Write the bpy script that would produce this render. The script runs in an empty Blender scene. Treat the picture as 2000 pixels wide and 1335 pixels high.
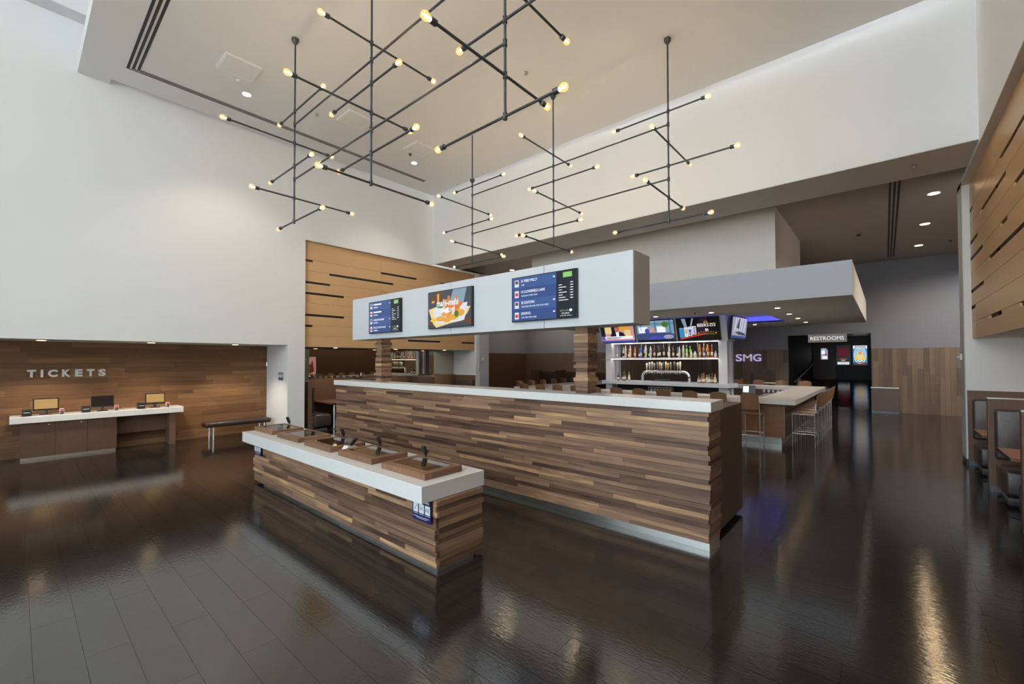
import bpy, bmesh, math, random
from mathutils import Matrix, Vector
random.seed(7)
SC = bpy.context.scene
COL = SC.collection
PI = math.pi

# ------------------------------------------------------------------ camera
YAW, PIT, ROL, FPX = math.radians(40.8895), math.radians(1.0512), math.radians(-0.1106), 841.737
EYE = Vector((0, 0, 2.0))
fw = Vector((math.cos(YAW)*math.cos(PIT), math.sin(YAW)*math.cos(PIT), math.sin(PIT)))
rt = Vector((math.sin(YAW), -math.cos(YAW), 0)); up = rt.cross(fw)
RT = math.cos(ROL)*rt + math.sin(ROL)*up
UP = -math.sin(ROL)*rt + math.cos(ROL)*up
cd = bpy.data.cameras.new('camera'); cam = bpy.data.objects.new('camera', cd); COL.objects.link(cam)
cam.matrix_world = Matrix(((RT.x, UP.x, -fw.x, EYE.x), (RT.y, UP.y, -fw.y, EYE.y), (RT.z, UP.z, -fw.z, EYE.z), (0, 0, 0, 1)))
cd.sensor_fit = 'HORIZONTAL'; cd.sensor_width = 36; cd.lens = 36*FPX/2000; cd.shift_y = 19.83/2000
cd.clip_start = .05; cd.clip_end = 300
SC.camera = cam

# ------------------------------------------------------------------ world, daylight, exposure
W = bpy.data.worlds.new('overcast_sky'); SC.world = W; W.use_nodes = True
W.node_tree.nodes['Background'].inputs[0].default_value = (.80, .90, 1.0, 1)
W.node_tree.nodes['Background'].inputs[1].default_value = 7.2
SC.view_settings.view_transform = 'Standard'; SC.view_settings.look = 'None'
SC.view_settings.gamma = 1; SC.view_settings.use_curve_mapping = False
SC.view_settings.exposure = 0.0
SC.cycles.max_bounces = 10; SC.cycles.diffuse_bounces = 6; SC.cycles.glossy_bounces = 5
SC.cycles.transparent_max_bounces = 8; SC.cycles.sample_clamp_indirect = 6
SC.cycles.caustics_reflective = False; SC.cycles.caustics_refractive = False
def light(name, kind, loc, power, col=(1, 1, 1), **kw):
    d = bpy.data.lights.new(name, kind); d.energy = power; d.color = col
    for k, v in kw.items():
        if k not in ('rot', 'portal'): setattr(d, k, v)
    o = bpy.data.objects.new(name, d); COL.objects.link(o); o.location = loc
    if 'rot' in kw: o.rotation_euler = kw['rot']
    if kw.get('portal'): d.cycles.is_portal = True
    return o
# the glazed front behind the camera: a portal lets the sky in through it
light('front_glazing_portal', 'AREA', (-7.9, 2.15, 4.65), 1, shape='RECTANGLE', size=9.2, size_y=9.8, rot=(0, -PI/2, 0), portal=True)

# high sun over the back of the building: it strikes the paving outside, never the room directly
light('sun', 'SUN', (30, 5, 40), 170, (1, .98, .95), angle=.01, rot=(0, math.radians(25), 0))

# ------------------------------------------------------------------ helpers
def L(*c):
    if len(c) == 1: c = (c[0],)*3
    return tuple(((v/255)/12.92 if v/255 <= .04045 else ((v/255+.055)/1.055)**2.4) for v in c)
def box(bm, x0, x1, y0, y1, z0, z1):
    v = [bm.verts.new((x, y, z)) for x in (x0, x1) for y in (y0, y1) for z in (z0, z1)]
    for f in ((0, 1, 3, 2), (4, 6, 7, 5), (0, 4, 5, 1), (2, 3, 7, 6), (0, 2, 6, 4), (1, 5, 7, 3)):
        bm.faces.new([v[i] for i in f])
    return bm
def B(*a):
    return box(bmesh.new(), *a)
def rbox(x0, x1, y0, y1, z0, z1, r=.01, seg=2):
    bm = B(x0, x1, y0, y1, z0, z1)
    bmesh.ops.bevel(bm, geom=list(bm.edges), offset=r, segments=seg, profile=.5, affect='EDGES')
    return bm
def tube(bm, pts, r, n=8, caps=True):
    pts = [Vector(p) for p in pts]; rings = []
    for i, p in enumerate(pts):
        t = (pts[min(i+1, len(pts)-1)] - pts[max(i-1, 0)]).normalized()
        a = t.cross(Vector((0, 0, 1)))
        if a.length < .05: a = t.cross(Vector((0, 1, 0)))
        a.normalize(); b = t.cross(a)
        rr = r[i] if isinstance(r, (list, tuple)) else r
        rings.append([bm.verts.new(p + rr*(math.cos(2*PI*k/n)*a + math.sin(2*PI*k/n)*b)) for k in range(n)])
    for A, C in zip(rings, rings[1:]):
        for k in range(n): bm.faces.new((A[k], A[(k+1) % n], C[(k+1) % n], C[k]))
    if caps:
        bm.faces.new(rings[0][::-1]); bm.faces.new(rings[-1])
    return bm
def T(pts, r, n=8): return tube(bmesh.new(), pts, r, n)
def lathe(prof, c=(0, 0, 0), n=12, bm=None, axis=None):
    bm = bm or bmesh.new(); rings = []
    ax = Vector(axis or (0, 0, 1)).normalized()
    a = ax.cross(Vector((0, 0, 1)));  a = Vector((1, 0, 0)) if a.length < .01 else a.normalized()
    b = ax.cross(a); c = Vector(c)
    for r, h in prof:
        rings.append([bm.verts.new(c + ax*h + max(r, 1e-4)*(math.cos(2*PI*k/n)*a + math.sin(2*PI*k/n)*b)) for k in range(n)])
    for A, C in zip(rings, rings[1:]):
        for k in range(n): bm.faces.new((A[k], A[(k+1) % n], C[(k+1) % n], C[k]))
    bm.faces.new(rings[0][::-1]); bm.faces.new(rings[-1])
    return bm
def prism(pts, fn, d0, d1, bm=None):
    """polygon pts (u,v) extruded from depth d0 to d1 through fn(u,v,d)"""
    bm = bm or bmesh.new()
    a = [bm.verts.new(fn(u, v, d0)) for u, v in pts]; b = [bm.verts.new(fn(u, v, d1)) for u, v in pts]
    bm.faces.new(a); bm.faces.new(b[::-1])
    for i in range(len(pts)):
        j = (i+1) % len(pts); bm.faces.new((a[j], a[i], b[i], b[j]))
    return bm
def obj(name, bm, mat, parent=None, smooth=False, label=None, kind=None):
    bmesh.ops.recalc_face_normals(bm, faces=bm.faces[:])
    xs = [v.co for v in bm.verts]
    c = Vector([(min(p[i] for p in xs)+max(p[i] for p in xs))/2 for i in range(3)])
    for v in bm.verts: v.co -= c
    me = bpy.data.meshes.new(name); bm.to_mesh(me); bm.free()
    if smooth:
        for p in me.polygons: p.use_smooth = True
        me.set_sharp_from_angle(angle=math.radians(40))
    me.materials.append(mat)
    o = bpy.data.objects.new(name, me); COL.objects.link(o); o.location = c
    if parent is not None:
        o.parent = parent; o.matrix_parent_inverse = Matrix.Translation(-wl(parent))
    if label: o['label'] = label
    if kind: o['kind'] = kind
    return o
def wl(o):
    v = Vector(o.location)
    if o.parent is not None: v = v + o.matrix_parent_inverse.translation + wl(o.parent)
    return v
def tag(o, label, cat, group=None):
    o['label'] = label; o['category'] = cat
    if group: o['group'] = group
    return o
def thing(name, label, cat, loc=(0, 0, 0), group=None):
    o = bpy.data.objects.new(name, None); COL.objects.link(o); o.location = loc; o.empty_display_size = .1
    return tag(o, label, cat, group)
def struct(name, bm, mat, label, parent=None):
    o = obj(name, bm, mat, parent, label=label)
    if parent is None: o['kind'] = 'structure'; o['category'] = name.split('_')[0]
    return o
def copy_tree(o, parent=None):
    c = o.copy(); COL.objects.link(c); c.parent = parent
    for ch in list(o.children): copy_tree(ch, c)
    return c
def place(proto, loc, rz, label, used=set()):
    o = proto if proto.name not in used else copy_tree(proto)
    used.add(proto.name)
    o.location = loc; o.rotation_euler = (0, 0, rz); o['label'] = label
    return o
ORD = ['', 'first', 'second', 'third', 'fourth', 'fifth', 'sixth', 'seventh', 'eighth', 'ninth', 'tenth', 'eleventh', 'twelfth',
       'thirteenth', 'fourteenth', 'fifteenth', 'sixteenth', 'seventeenth', 'eighteenth', 'nineteenth', 'twentieth']
ORD += ['twenty-'+w for w in ORD[1:10]] + ['thirtieth'] + ['thirty-'+w for w in ORD[1:10]] + ['fortieth'] + ['forty-'+w for w in ORD[1:10]]
# planes for flat work: fn(u, v, d): d is height above the surface
def on_x(X, Y0=0):   # faces -X ; u runs to the viewer's right = -Y
    return lambda u, v, d=0: Vector((X-d, Y0-u, v))
def on_y(Y):         # faces -Y ; u = +X
    return lambda u, v, d=0: Vector((u, Y-d, v))
def rects(rs, fn, d=.002):
    bm = bmesh.new()
    for u0, u1, v0, v1 in rs: prism(((u0, v0), (u1, v0), (u1, v1), (u0, v1)), fn, 0, d, bm)
    return bm
def disc(fn, u, v, ru, rv, d=.002, n=24, bm=None, d0=0):
    return prism([(u+ru*math.cos(2*PI*k/n), v+rv*math.sin(2*PI*k/n)) for k in range(n)], fn, d0, d, bm)
def ring(fn, u, v, r0, r1, d=.002, n=32, bm=None):
    bm = bm or bmesh.new()
    A = [[bm.verts.new(fn(u+r*math.cos(2*PI*k/n), v+r*math.sin(2*PI*k/n), d)) for k in range(n)] for r in (r0, r1)]
    for k in range(n): bm.faces.new((A[0][k], A[0][(k+1) % n], A[1][(k+1) % n], A[1][k]))
    return bm
def text(txt, fn, u0, u1, v0, v1, d=.003, bold=0.0, bm=None, d0=0):
    if 'M' in txt: bold = 0          # the glyph M spikes when it is emboldened
    cu = bpy.data.curves.new('t', 'FONT'); cu.body = txt; cu.size = 1; cu.offset = bold; cu.extrude = .5
    cu.resolution_u = 3
    to = bpy.data.objects.new('t', cu); COL.objects.link(to)
    bpy.context.view_layer.update()
    me = bpy.data.meshes.new_from_object(to.evaluated_get(bpy.context.evaluated_depsgraph_get()))
    bpy.data.objects.remove(to); bpy.data.curves.remove(cu)
    bm = bm or bmesh.new()
    co = [v.co.copy() for v in me.vertices]
    ax, bx = min(c.x for c in co), max(c.x for c in co); ay, by = min(c.y for c in co), max(c.y for c in co)
    for v, c in zip(me.vertices, co):
        v.co = fn(u0+(c.x-ax)/(bx-ax)*(u1-u0), v0+(c.y-ay)/(by-ay)*(v1-v0), d if c.z > 0 else d0)
    bm.from_mesh(me)
    bpy.data.meshes.remove(me)
    return bm

# ------------------------------------------------------------------ materials
def mk(name):
    m = bpy.data.materials.new(name); m.use_nodes = True
    nt = m.node_tree; return m, nt, nt.nodes['Principled BSDF']
def mat(name, col, rough=.5, metal=0, spec=.5, emit=None, es=1, bump=0, bscale=40):
    m, nt, p = mk(name)
    p.inputs['Base Color'].default_value = (*col, 1); p.inputs['Roughness'].default_value = rough
    p.inputs['Metallic'].default_value = metal; p.inputs['Specular IOR Level'].default_value = spec
    if emit:
        p.inputs['Emission Color'].default_value = (*emit, 1); p.inputs['Emission Strength'].default_value = es
    if bump:
        tc = nt.nodes.new('ShaderNodeTexCoord'); n = nt.nodes.new('ShaderNodeTexNoise'); b = nt.nodes.new('ShaderNodeBump')
        n.inputs['Scale'].default_value = bscale; b.inputs['Strength'].default_value = bump; b.inputs['Distance'].default_value = .01
        nt.links.new(tc.outputs['Object'], n.inputs['Vector']); nt.links.new(n.outputs['Fac'], b.inputs['Height'])
        nt.links.new(b.outputs['Normal'], p.inputs['Normal'])
    return m
def glow(name, col, s=1.0):
    return mat(name, tuple(c*.1 for c in col), .3, emit=col, es=s)
def wood(name, stops, axis='Y', rough=.45, fine=1.0, var=1.0, grain=.5, spec=.4, bump=.06):
    """stops: list of linear colours dark -> light; each object takes its own place on the ramp, grain streaks along axis"""
    m, nt, p = mk(name); N, K = nt.nodes.new, nt.links.new
    tc = N('ShaderNodeTexCoord'); oi = N('ShaderNodeObjectInfo')
    off = N('ShaderNodeVectorMath'); off.operation = 'SCALE'; off.inputs[0].default_value = (37, 53, 71); K(oi.outputs['Random'], off.inputs['Scale'])
    add = N('ShaderNodeVectorMath'); K(tc.outputs['Object'], add.inputs[0]); K(off.outputs[0], add.inputs[1])
    mp = N('ShaderNodeMapping'); s = [22*fine]*3; s['XYZ'.index(axis)] = 1.1*fine; mp.inputs['Scale'].default_value = s
    K(add.outputs[0], mp.inputs['Vector'])
    n1 = N('ShaderNodeTexNoise'); n1.inputs['Scale'].default_value = 1; n1.inputs['Detail'].default_value = 5; n1.inputs['Distortion'].default_value = .8
    K(mp.outputs[0], n1.inputs['Vector'])
    # place on ramp = random*var + (noise-.5)*grain + offset
    a = N('ShaderNodeMath'); a.operation = 'MULTIPLY_ADD'; K(oi.outputs['Random'], a.inputs[0]); a.inputs[1].default_value = var; a.inputs[2].default_value = .5-.5*var-.5*grain
    b = N('ShaderNodeMath'); b.operation = 'MULTIPLY_ADD'; K(n1.outputs['Fac'], b.inputs[0]); b.inputs[1].default_value = grain; K(a.outputs[0], b.inputs[2])
    cr = N('ShaderNodeValToRGB'); e = cr.color_ramp.elements
    while len(e) < len(stops): e.new(.5)
    for i, c in enumerate(stops):
        e[i].position = i/(len(stops)-1); e[i].color = (*c, 1)
    K(b.outputs[0], cr.inputs[0]); K(cr.outputs[0], p.inputs['Base Color'])
    p.inputs['Roughness'].default_value = rough; p.inputs['Specular IOR Level'].default_value = spec
    if bump:
        bp = N('ShaderNodeBump'); bp.inputs['Strength'].default_value = bump; bp.inputs['Distance'].default_value = .01
        K(n1.outputs['Fac'], bp.inputs['Height']); K(bp.outputs[0], p.inputs['Normal'])
    return m
M = {}
M['white'] = mat('white_wall_paint', (.82, .822, .82), .75, spec=.25, bump=.03, bscale=60)
M['ceil'] = mat('ceiling_paint', (.86, .855, .86), .8, spec=.2)
M['soffit'] = mat('soffit_paint', (.68, .66, .64), .8, spec=.2)
M['fascia'] = mat('pale_blue_grey_paint', (.57, .64, .75), .7, spec=.25)
M['taupe'] = mat('taupe_ceiling_paint', (.43, .40, .385), .85, spec=.15)
M['farpaint'] = mat('slate_wall_paint', (.27, .285, .33), .8, spec=.2)
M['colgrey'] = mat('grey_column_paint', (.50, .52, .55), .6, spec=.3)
M['dark'] = mat('matte_black', (.012, .012, .013), .6)
M['black'] = mat('black_plastic', (.014, .014, .015), .3)
M['pipe'] = mat('black_iron_pipe', (.030, .036, .045), .38, spec=.6)
M['chrome'] = mat('satin_chrome', (.80, .82, .86), .24, metal=.72, spec=.8)
M['steel'] = mat('brushed_steel', (.62, .62, .60), .32, metal=1)
M['alu'] = mat('aluminium_mullion', (.35, .36, .37), .4, metal=.6)
M['kick'] = mat('grey_kick_plate', L(96, 100, 104), .4, metal=.3)
M['leather'] = mat('dark_brown_leather', L(62, 50, 47), .36, spec=.55, bump=.10, bscale=70)
M['signp'] = mat('pale_sign_panel', (.60, .635, .68), .45, spec=.4)
M['signs'] = mat('sign_return_panel', (.45, .45, .44), .5)
M['letters'] = mat('pale_letter_metal', (.80, .80, .78), .45)
M['lit_letters'] = mat('lit_letter_face', (.8, .8, .78), .45, emit=(1, .93, .84), es=.38)
M['grille'] = mat('ceiling_grille', (.88, .88, .87), .6, bump=.3, bscale=300)
M['frameW'] = mat('bright_white_enamel', (.93, .93, .92), .4)
M['post'] = mat('pale_post_paint', (.68, .72, .78), .5)
M['paper'] = mat('white_plastic', (.75, .75, .74), .4)
M['navy'] = mat('navy_sign_plate', L(22, 36, 88), .35)
M['printw'] = mat('white_print', (.78, .80, .82), .5)
M['red'] = mat('dark_red_plastic', L(96, 22, 26), .35)
M['ground'] = mat('outdoor_paving', (.55, .54, .51), .8)
WAL = [L(62, 46, 40), L(100, 75, 61), L(130, 101, 82), L(153, 121, 97), L(208, 168, 120)]
M['slat'] = wood('walnut_slat', WAL, 'Y', .45, var=.7, grain=.95)
M['slatx'] = wood('walnut_end_slat', WAL, 'X', .45, var=.6, grain=.6)
M['ticketplank'] = wood('stained_wall_plank', [L(88, 62, 42), L(112, 80, 54), L(126, 92, 63), L(154, 118, 82)], 'X', .42, var=.6, grain=.8)
M['gold'] = wood('golden_veneer', [L(196, 156, 110), L(205, 165, 119), L(212, 174, 130)], 'X', .33, fine=2.0, var=.25, grain=.5, bump=.01)
M['lam'] = wood('brown_laminate', [L(84, 62, 50), L(104, 80, 65), L(118, 94, 78)], 'Z', .45, fine=2.5, var=.2, grain=.8, bump=.01)
M['lamdark'] = wood('dark_laminate', [L(72, 53, 43), L(92, 69, 56), L(106, 81, 66)], 'Z', .4, fine=2.5, var=.2, grain=.8, bump=.01)
M['wains'] = wood('wainscot_plank', [L(96, 79, 67), L(120, 101, 87), L(133, 113, 97), L(150, 128, 110)], 'Z', .5, var=.7, grain=.6)
M['barwood'] = wood('bar_front_veneer', [L(122, 86, 60), L(142, 102, 72), L(160, 120, 88)], 'Y', .4, var=.3, grain=.7)
M['stoolwood'] = wood('bent_plywood', [L(124, 94, 70), L(140, 108, 82), L(154, 122, 95)], 'Z', .35, var=.4, grain=.5, bump=.01)
M['tablewood'] = wood('table_top_wood', [L(112, 74, 56), L(130, 88, 68), L(146, 104, 82)], 'Y', .35, var=.3, grain=.6)
M['framewood'] = wood('tablet_frame_walnut', [L(84, 58, 44), L(114, 82, 62), L(150, 112, 84)], 'X', .4, var=.4, grain=.9)
def quartz():
    m, nt, p = mk('white_quartz'); N, K = nt.nodes.new, nt.links.new
    tc = N('ShaderNodeTexCoord'); v = N('ShaderNodeTexVoronoi'); v.inputs['Scale'].default_value = 90
    K(tc.outputs['Object'], v.inputs['Vector'])
    cr = N('ShaderNodeValToRGB'); e = cr.color_ramp.elements
    e[0].position = .10; e[0].color = (.42, .42, .42, 1); e[1].position = .2; e[1].color = (.75, .75, .74, 1)
    K(v.outputs['Distance'], cr.inputs[0]); K(cr.outputs[0], p.inputs['Base Color'])
    p.inputs['Roughness'].default_value = .16; p.inputs['Specular IOR Level'].default_value = .5
    return m
M['quartz'] = quartz()
def floor_mat():
    m, nt, p = mk('dark_stained_floor'); N, K = nt.nodes.new, nt.links.new
    tc = N('ShaderNodeTexCoord'); oi = N('ShaderNodeObjectInfo'); ge = N('ShaderNodeNewGeometry')
    mp = N('ShaderNodeMapping'); mp.inputs['Scale'].default_value = (34, 3.2, 1); K(ge.outputs['Position'], mp.inputs['Vector'])
    n = N('ShaderNodeTexNoise'); n.inputs['Scale'].default_value = 1; n.inputs['Detail'].default_value = 4; K(mp.outputs[0], n.inputs['Vector'])
    cr = N('ShaderNodeValToRGB'); e = cr.color_ramp.elements
    e[0].position = .3; e[0].color = (*L(27, 24, 23), 1); e[1].position = .75; e[1].color = (*L(46, 41, 38), 1)
    K(n.outputs['Fac'], cr.inputs[0])
    mx = N('ShaderNodeMix'); mx.data_type = 'RGBA'; mx.blend_type = 'MULTIPLY'; mx.inputs[0].default_value = 1
    mr = N('ShaderNodeMapRange'); mr.inputs['To Min'].default_value = .8; mr.inputs['To Max'].default_value = 1.15; K(oi.outputs['Random'], mr.inputs['Value'])
    K(cr.outputs[0], mx.inputs[6]); K(mr.outputs[0], mx.inputs[7]); K(mx.outputs[2], p.inputs['Base Color'])
    n2 = N('ShaderNodeTexNoise'); n2.inputs['Scale'].default_value = 1; n2.inputs['Detail'].default_value = 3
    mp2 = N('ShaderNodeMapping'); mp2.inputs['Scale'].default_value = (55, 18, 1); K(ge.outputs['Position'], mp2.inputs['Vector']); K(mp2.outputs[0], n2.inputs['Vector'])
    bp = N('ShaderNodeBump'); bp.inputs['Strength'].default_value = .5; bp.inputs['Distance'].default_value = .0018
    K(n2.outputs['Fac'], bp.inputs['Height']); K(bp.outputs[0], p.inputs['Normal'])
    p.inputs['Roughness'].default_value = .11; p.inputs['IOR'].default_value = 1.8; p.inputs['Specular IOR Level'].default_value = .6
    return m
M['floor'] = floor_mat()
def mirror_mat():
    m, nt, p = mk('bronze_mirror')
    p.inputs['Base Color'].default_value = (.50, .47, .38, 1); p.inputs['Metallic'].default_value = 1; p.inputs['Roughness'].default_value = .01
    return m
M['mirror'] = mirror_mat()
def glass_mat(name, col=(1, 1, 1), fac=.9, rough=.02, emit=None, es=0, base=None):
    m, nt, p = mk(name); N, K = nt.nodes.new, nt.links.new
    p.inputs['Base Color'].default_value = (*(base or col), 1); p.inputs['Roughness'].default_value = rough
    if emit: p.inputs['Emission Color'].default_value = (*emit, 1); p.inputs['Emission Strength'].default_value = es
    t = N('ShaderNodeBsdfTransparent'); t.inputs[0].default_value = (*col, 1)
    mx = N('ShaderNodeMixShader'); mx.inputs[0].default_value = fac
    K(p.outputs[0], mx.inputs[1]); K(t.outputs[0], mx.inputs[2]); K(mx.outputs[0], nt.nodes['Material Output'].inputs[0])
    return m
M['pane'] = glass_mat('window_glass', (.97, .99, .98), .93)
M['bulb'] = glass_mat('amber_bulb_glass', (1.0, .88, .68), .6, .05, (1, .52, .16), 2.0, (.008, .005, .002))
M['drink'] = glass_mat('drinking_glass', (.92, .95, .97), .6, .05)
M['filament'] = glow('hot_filament', (1.0, .85, .66), 560)
M['lamp'] = glow('warm_downlight_lens', (1.0, .74, .42), 12)
M['lamp_cool'] = glow('white_downlight_lens', (1.0, .93, .82), 8)
M['led'] = glow('warm_led_strip', (1.0, .88, .74), 11)
M['blueled'] = glow('blue_cove_light', (.12, .12, 1.0), 1.1)
WARM = (1.0, .84, .66)

# ================================================================== STRUCTURE
XF = 21.7        # far wall of the bar hall
YL, YM, YR, YRB = 12.09, 13.42, -1.14, -2.6
XG = -8.0        # glazed front behind the camera
XE = 11.85       # end of the side alcoves
ZC, ZT, ZS, ZB = 7.74, 8.75, 5.41, 5.75
# ---- floor: sub-floor and planks running along Y
fl = struct('floor', B(XG, XF+.2, -6.2, 18.2, -.12, -.012), mat('sub_floor', L(70, 62, 56), .5), 'dark stained plank floor of the lobby and bar')
PW, PL = .2325, 1.55
near, far_ = [], bmesh.new()
k0 = int((XG)/PW)-1
foot = [(2.62, 3.2, 3.2, 7.7), (4.86, 6.2, 1.5, 9.3), (11.85, 17.8, 1.9, 9.5)]
for k in range(k0, int(XF/PW)+1):
    x0 = .337 + (k-1)*PW
    if x0 < XG or x0 > XF: continue
    y = .22 - 8*PL + (PL/2 if k % 2 else 0) + (.02*((k*7) % 5-2))
    while y < 17.9:
        ya, yb = (max(y, -2.59), min(y+PL, 13.53)) if x0 < XE else (max(y, -3.99), min(y+PL, 17.95))
        cx, cy = x0+PW/2, (ya+yb)/2
        hid = any(a < x0 and x0+PW < b and c < ya and yb < d for a, b, c, d in foot)
        outside = hid
        if yb > ya+.02 and not outside:
            dep = cx*fw.x + cy*fw.y; lat = cx*RT.x + cy*RT.y
            vis = dep > .4 and abs(lat)/dep < 1.35 and cx < 12.3
            near.append((dep if vis else 1e3+dep, x0, ya, yb))
        y += PL
near.sort()
cache = {}
for i, (dp, x0, ya, yb) in enumerate(near):
    if i < 300 and dp < 1e3:
        key = round(yb-ya, 3)
        if key not in cache:
            bm = B(-PW/2+.0008, PW/2-.0008, -(yb-ya)/2+.0008, (yb-ya)/2-.0008, -.012, 0)
            me = bpy.data.meshes.new('floor_plank'); bmesh.ops.recalc_face_normals(bm, faces=bm.faces[:]); bm.to_mesh(me); bm.free()
            me.materials.append(M['floor']); cache[key] = me
        o = bpy.data.objects.new('floor_plank', cache[key]); COL.objects.link(o)
        o.location = (x0+PW/2, (ya+yb)/2, 0); o.parent = fl; o.matrix_parent_inverse = Matrix.Translation(-wl(fl))
    else:
        box(far_, x0+.0008, x0+PW-.0008, ya+.0008, yb-.0008, -.012, 0)
obj('distant_floor_planks', far_, M['floor'], fl, kind='stuff')
struct('ground_1', B(-40, XG, -30, 45, -.2, -.02), M['ground'], 'pale paving outside the glazed front')

# ---- left side: lobby wall with ticket recess and booth alcove
bm = bmesh.new()
box(bm, XG, 5.24, YL, YL+.25, 2.415, ZT)            # above the recess
box(bm, 5.24, 9.72, YL, YL+.25, 5.34, ZT)           # above the golden panels
box(bm, XG, 5.24, YL+.25, 13.55, 2.415, 2.6)        # recess soffit
box(bm, 4.79, 5.24, YL, 13.55, 0, 2.415)            # pillar
struct('wall_left', bm, M['white'], 'tall white lobby wall above the ticket recess')
struct('wall_ticket', B(XG, 4.79, 13.56, 13.7, 0, 2.6), M['dark'], 'backing wall of the ticket recess behind the planks')
struct('wall_alcove_left', B(5.24, 12.5, 13.46, 13.7, 0, 5.4), M['white'], 'back wall of the left booth alcove')
bm = bmesh.new(); box(bm, 5.24, XE, YL+.102, 13.46, 2.384, 2.5)
struct('ceiling_alcove_left', bm, M['soffit'], 'low ceiling over the left booth alcove')
bm = bmesh.new(); box(bm, XE, 12.5, YL+.02, 13.46, 0, ZS)
box(bm, 9.72, XE, YL+.02, YL+.25, 5.34, ZS)
struct('column_1', bm, M['white'], 'white end wall of the left booth alcove')
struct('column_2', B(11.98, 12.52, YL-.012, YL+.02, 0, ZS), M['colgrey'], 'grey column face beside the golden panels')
# ---- right side
bm = bmesh.new()
box(bm, XG, 9.72, YR-.2, YR, 5.34, ZT)
struct('wall_right', bm, M['white'], 'white upper wall over the right booth panels')
bm = B(XG, 9.719, YR-.13, YR, 5.325, 5.3395); box(bm, 9.72, 12.4, YR-.13, YR, 5.325, ZS)
struct('soffit_1', bm, M['soffit'], 'narrow return above the right golden panels')
bm = B(XG, 12.4, -4.2, YR-.1305, ZS, ZS+.12)
struct('ceiling_cavity_right', bm, M['dark'], 'roof deck closing the space behind the right golden panels')  # added cap stops sun leaking in over the right booths
struct('ceiling_cavity_left', B(XG, 12.5, YL+.251, 17.8, ZS, ZS+.12), M['dark'], 'roof deck closing the space behind the left golden panels')  # matching added cap, out of view, against sun leaks on the left
struct('wall_alcove_right', B(XG, XE, YRB-.1, YRB, 0, 5.4), M['white'], 'back wall of the right booth alcove')
struct('ceiling_alcove_right', B(XG, XE, YRB, YR-.112, 2.384, 2.5), M['white'], 'low white ceiling over the right booth alcove')
bm = bmesh.new(); box(bm, XE, 12.4, YRB-.1, YR-.012, .11, ZS)
c3 = struct('column_3', bm, M['white'], 'white end wall of the right booth alcove')
struct('baseboard_right', B(XE-.012, 12.412, YRB, YR, 0, .11), M['black'], 'black baseboard of the right end wall')
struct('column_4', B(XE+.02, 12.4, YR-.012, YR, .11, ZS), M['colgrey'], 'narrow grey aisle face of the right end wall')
# ---- upper wall over the bar entrance and its soffit
struct('wall_bar', B(9.72, 10.98, YR, YL, ZS, ZT+.3), M['white'], 'bright white upper wall above the bar entrance')
struct('soffit_2', B(9.725, 10.98, YR, YL, ZS-.012, ZS), M['soffit'], 'grey underside of the upper wall over the bar entrance')
# ---- ceilings
bm = bmesh.new()
box(bm, .75, 1.22, YR, YL, ZC, ZC+.3); box(bm, 1.22, 9.47, YR, YL-.22, ZC, ZC+.3)
ce = struct('ceiling', bm, M['ceil'], 'dropped lobby ceiling with recessed slot diffusers')
bm = bmesh.new()
box(bm, XG, 9.72, YR-.2, 11.72, ZT+.6, ZT+.75)
box(bm, XG, 9.72, 11.72, YL+.25, ZT, ZT+.75)
struct('ceiling_upper', bm, M['white'], 'higher white ceiling above the glazed front')
for i in range(3):
    a = 1.365 + i*.075
    obj('slot_diffuser', B(a, a+.042, 3.0, 11.17-i*.05, ZC-.004, ZC+.02), M['dark'], ce)
    b = 11.17 - i*.05
    obj('slot_diffuser', B(1.365+i*.075, 8.55, b-.026, b, ZC-.004, ZC+.02), M['dark'], ce)
struct('ceiling_bar', B(10.98, 30, -6, 18, ZB, ZB+.2), M['taupe'], 'dark taupe ceiling of the bar hall')
o = bpy.data.objects['ceiling_bar']
for i in range(3): obj('slot_diffuser', B(12.1, 20.9, -.30+i*.075, -.258+i*.075, ZB-.006, ZB+.02), M['dark'], o)
bm = bmesh.new(); box(bm, 12.12, 16.2, 1.99, 9.55, 4.15, ZB)
struct('bulkhead_1', bm, M['white'], 'white bulkhead box standing above the bar canopy')
# ---- bar hall walls
bm = bmesh.new()
box(bm, XF, XF+.2, 3.16, 18, -.12, ZB); box(bm, XF, XF+.2, -6, .41, -.12, ZB); box(bm, XF, XF+.2, .41, 3.16, 3.02, ZB)
struct('wall_far', bm, M['farpaint'], 'slate grey far wall of the bar hall with a corridor opening')
struct('wall_bar_left', B(12.5, XF, 17.6, 17.8, 2.42, ZB), M['farpaint'], 'slate left wall of the bar hall')
struct('trim_2', B(12.5, XF, 17.58, 17.8, -.1, 2.42), M['lamdark'], 'dark brown wainscot on the left wall of the bar hall')
struct('wall_bar_left_return', B(12.3, 12.5, 13.46, 17.8, 0, ZB), M['farpaint'], 'slate return wall beside the left column')
struct('wall_bar_right', B(12.4, XF, -4.2, -4.0, -.1, ZB), M['lamdark'], 'dark brown right wall of the bar hall')
struct('wall_bar_right_return', B(12.3, 12.4, -4.2, -2.6, 0, ZB), M['farpaint'], 'slate return wall beside the right column')
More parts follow.
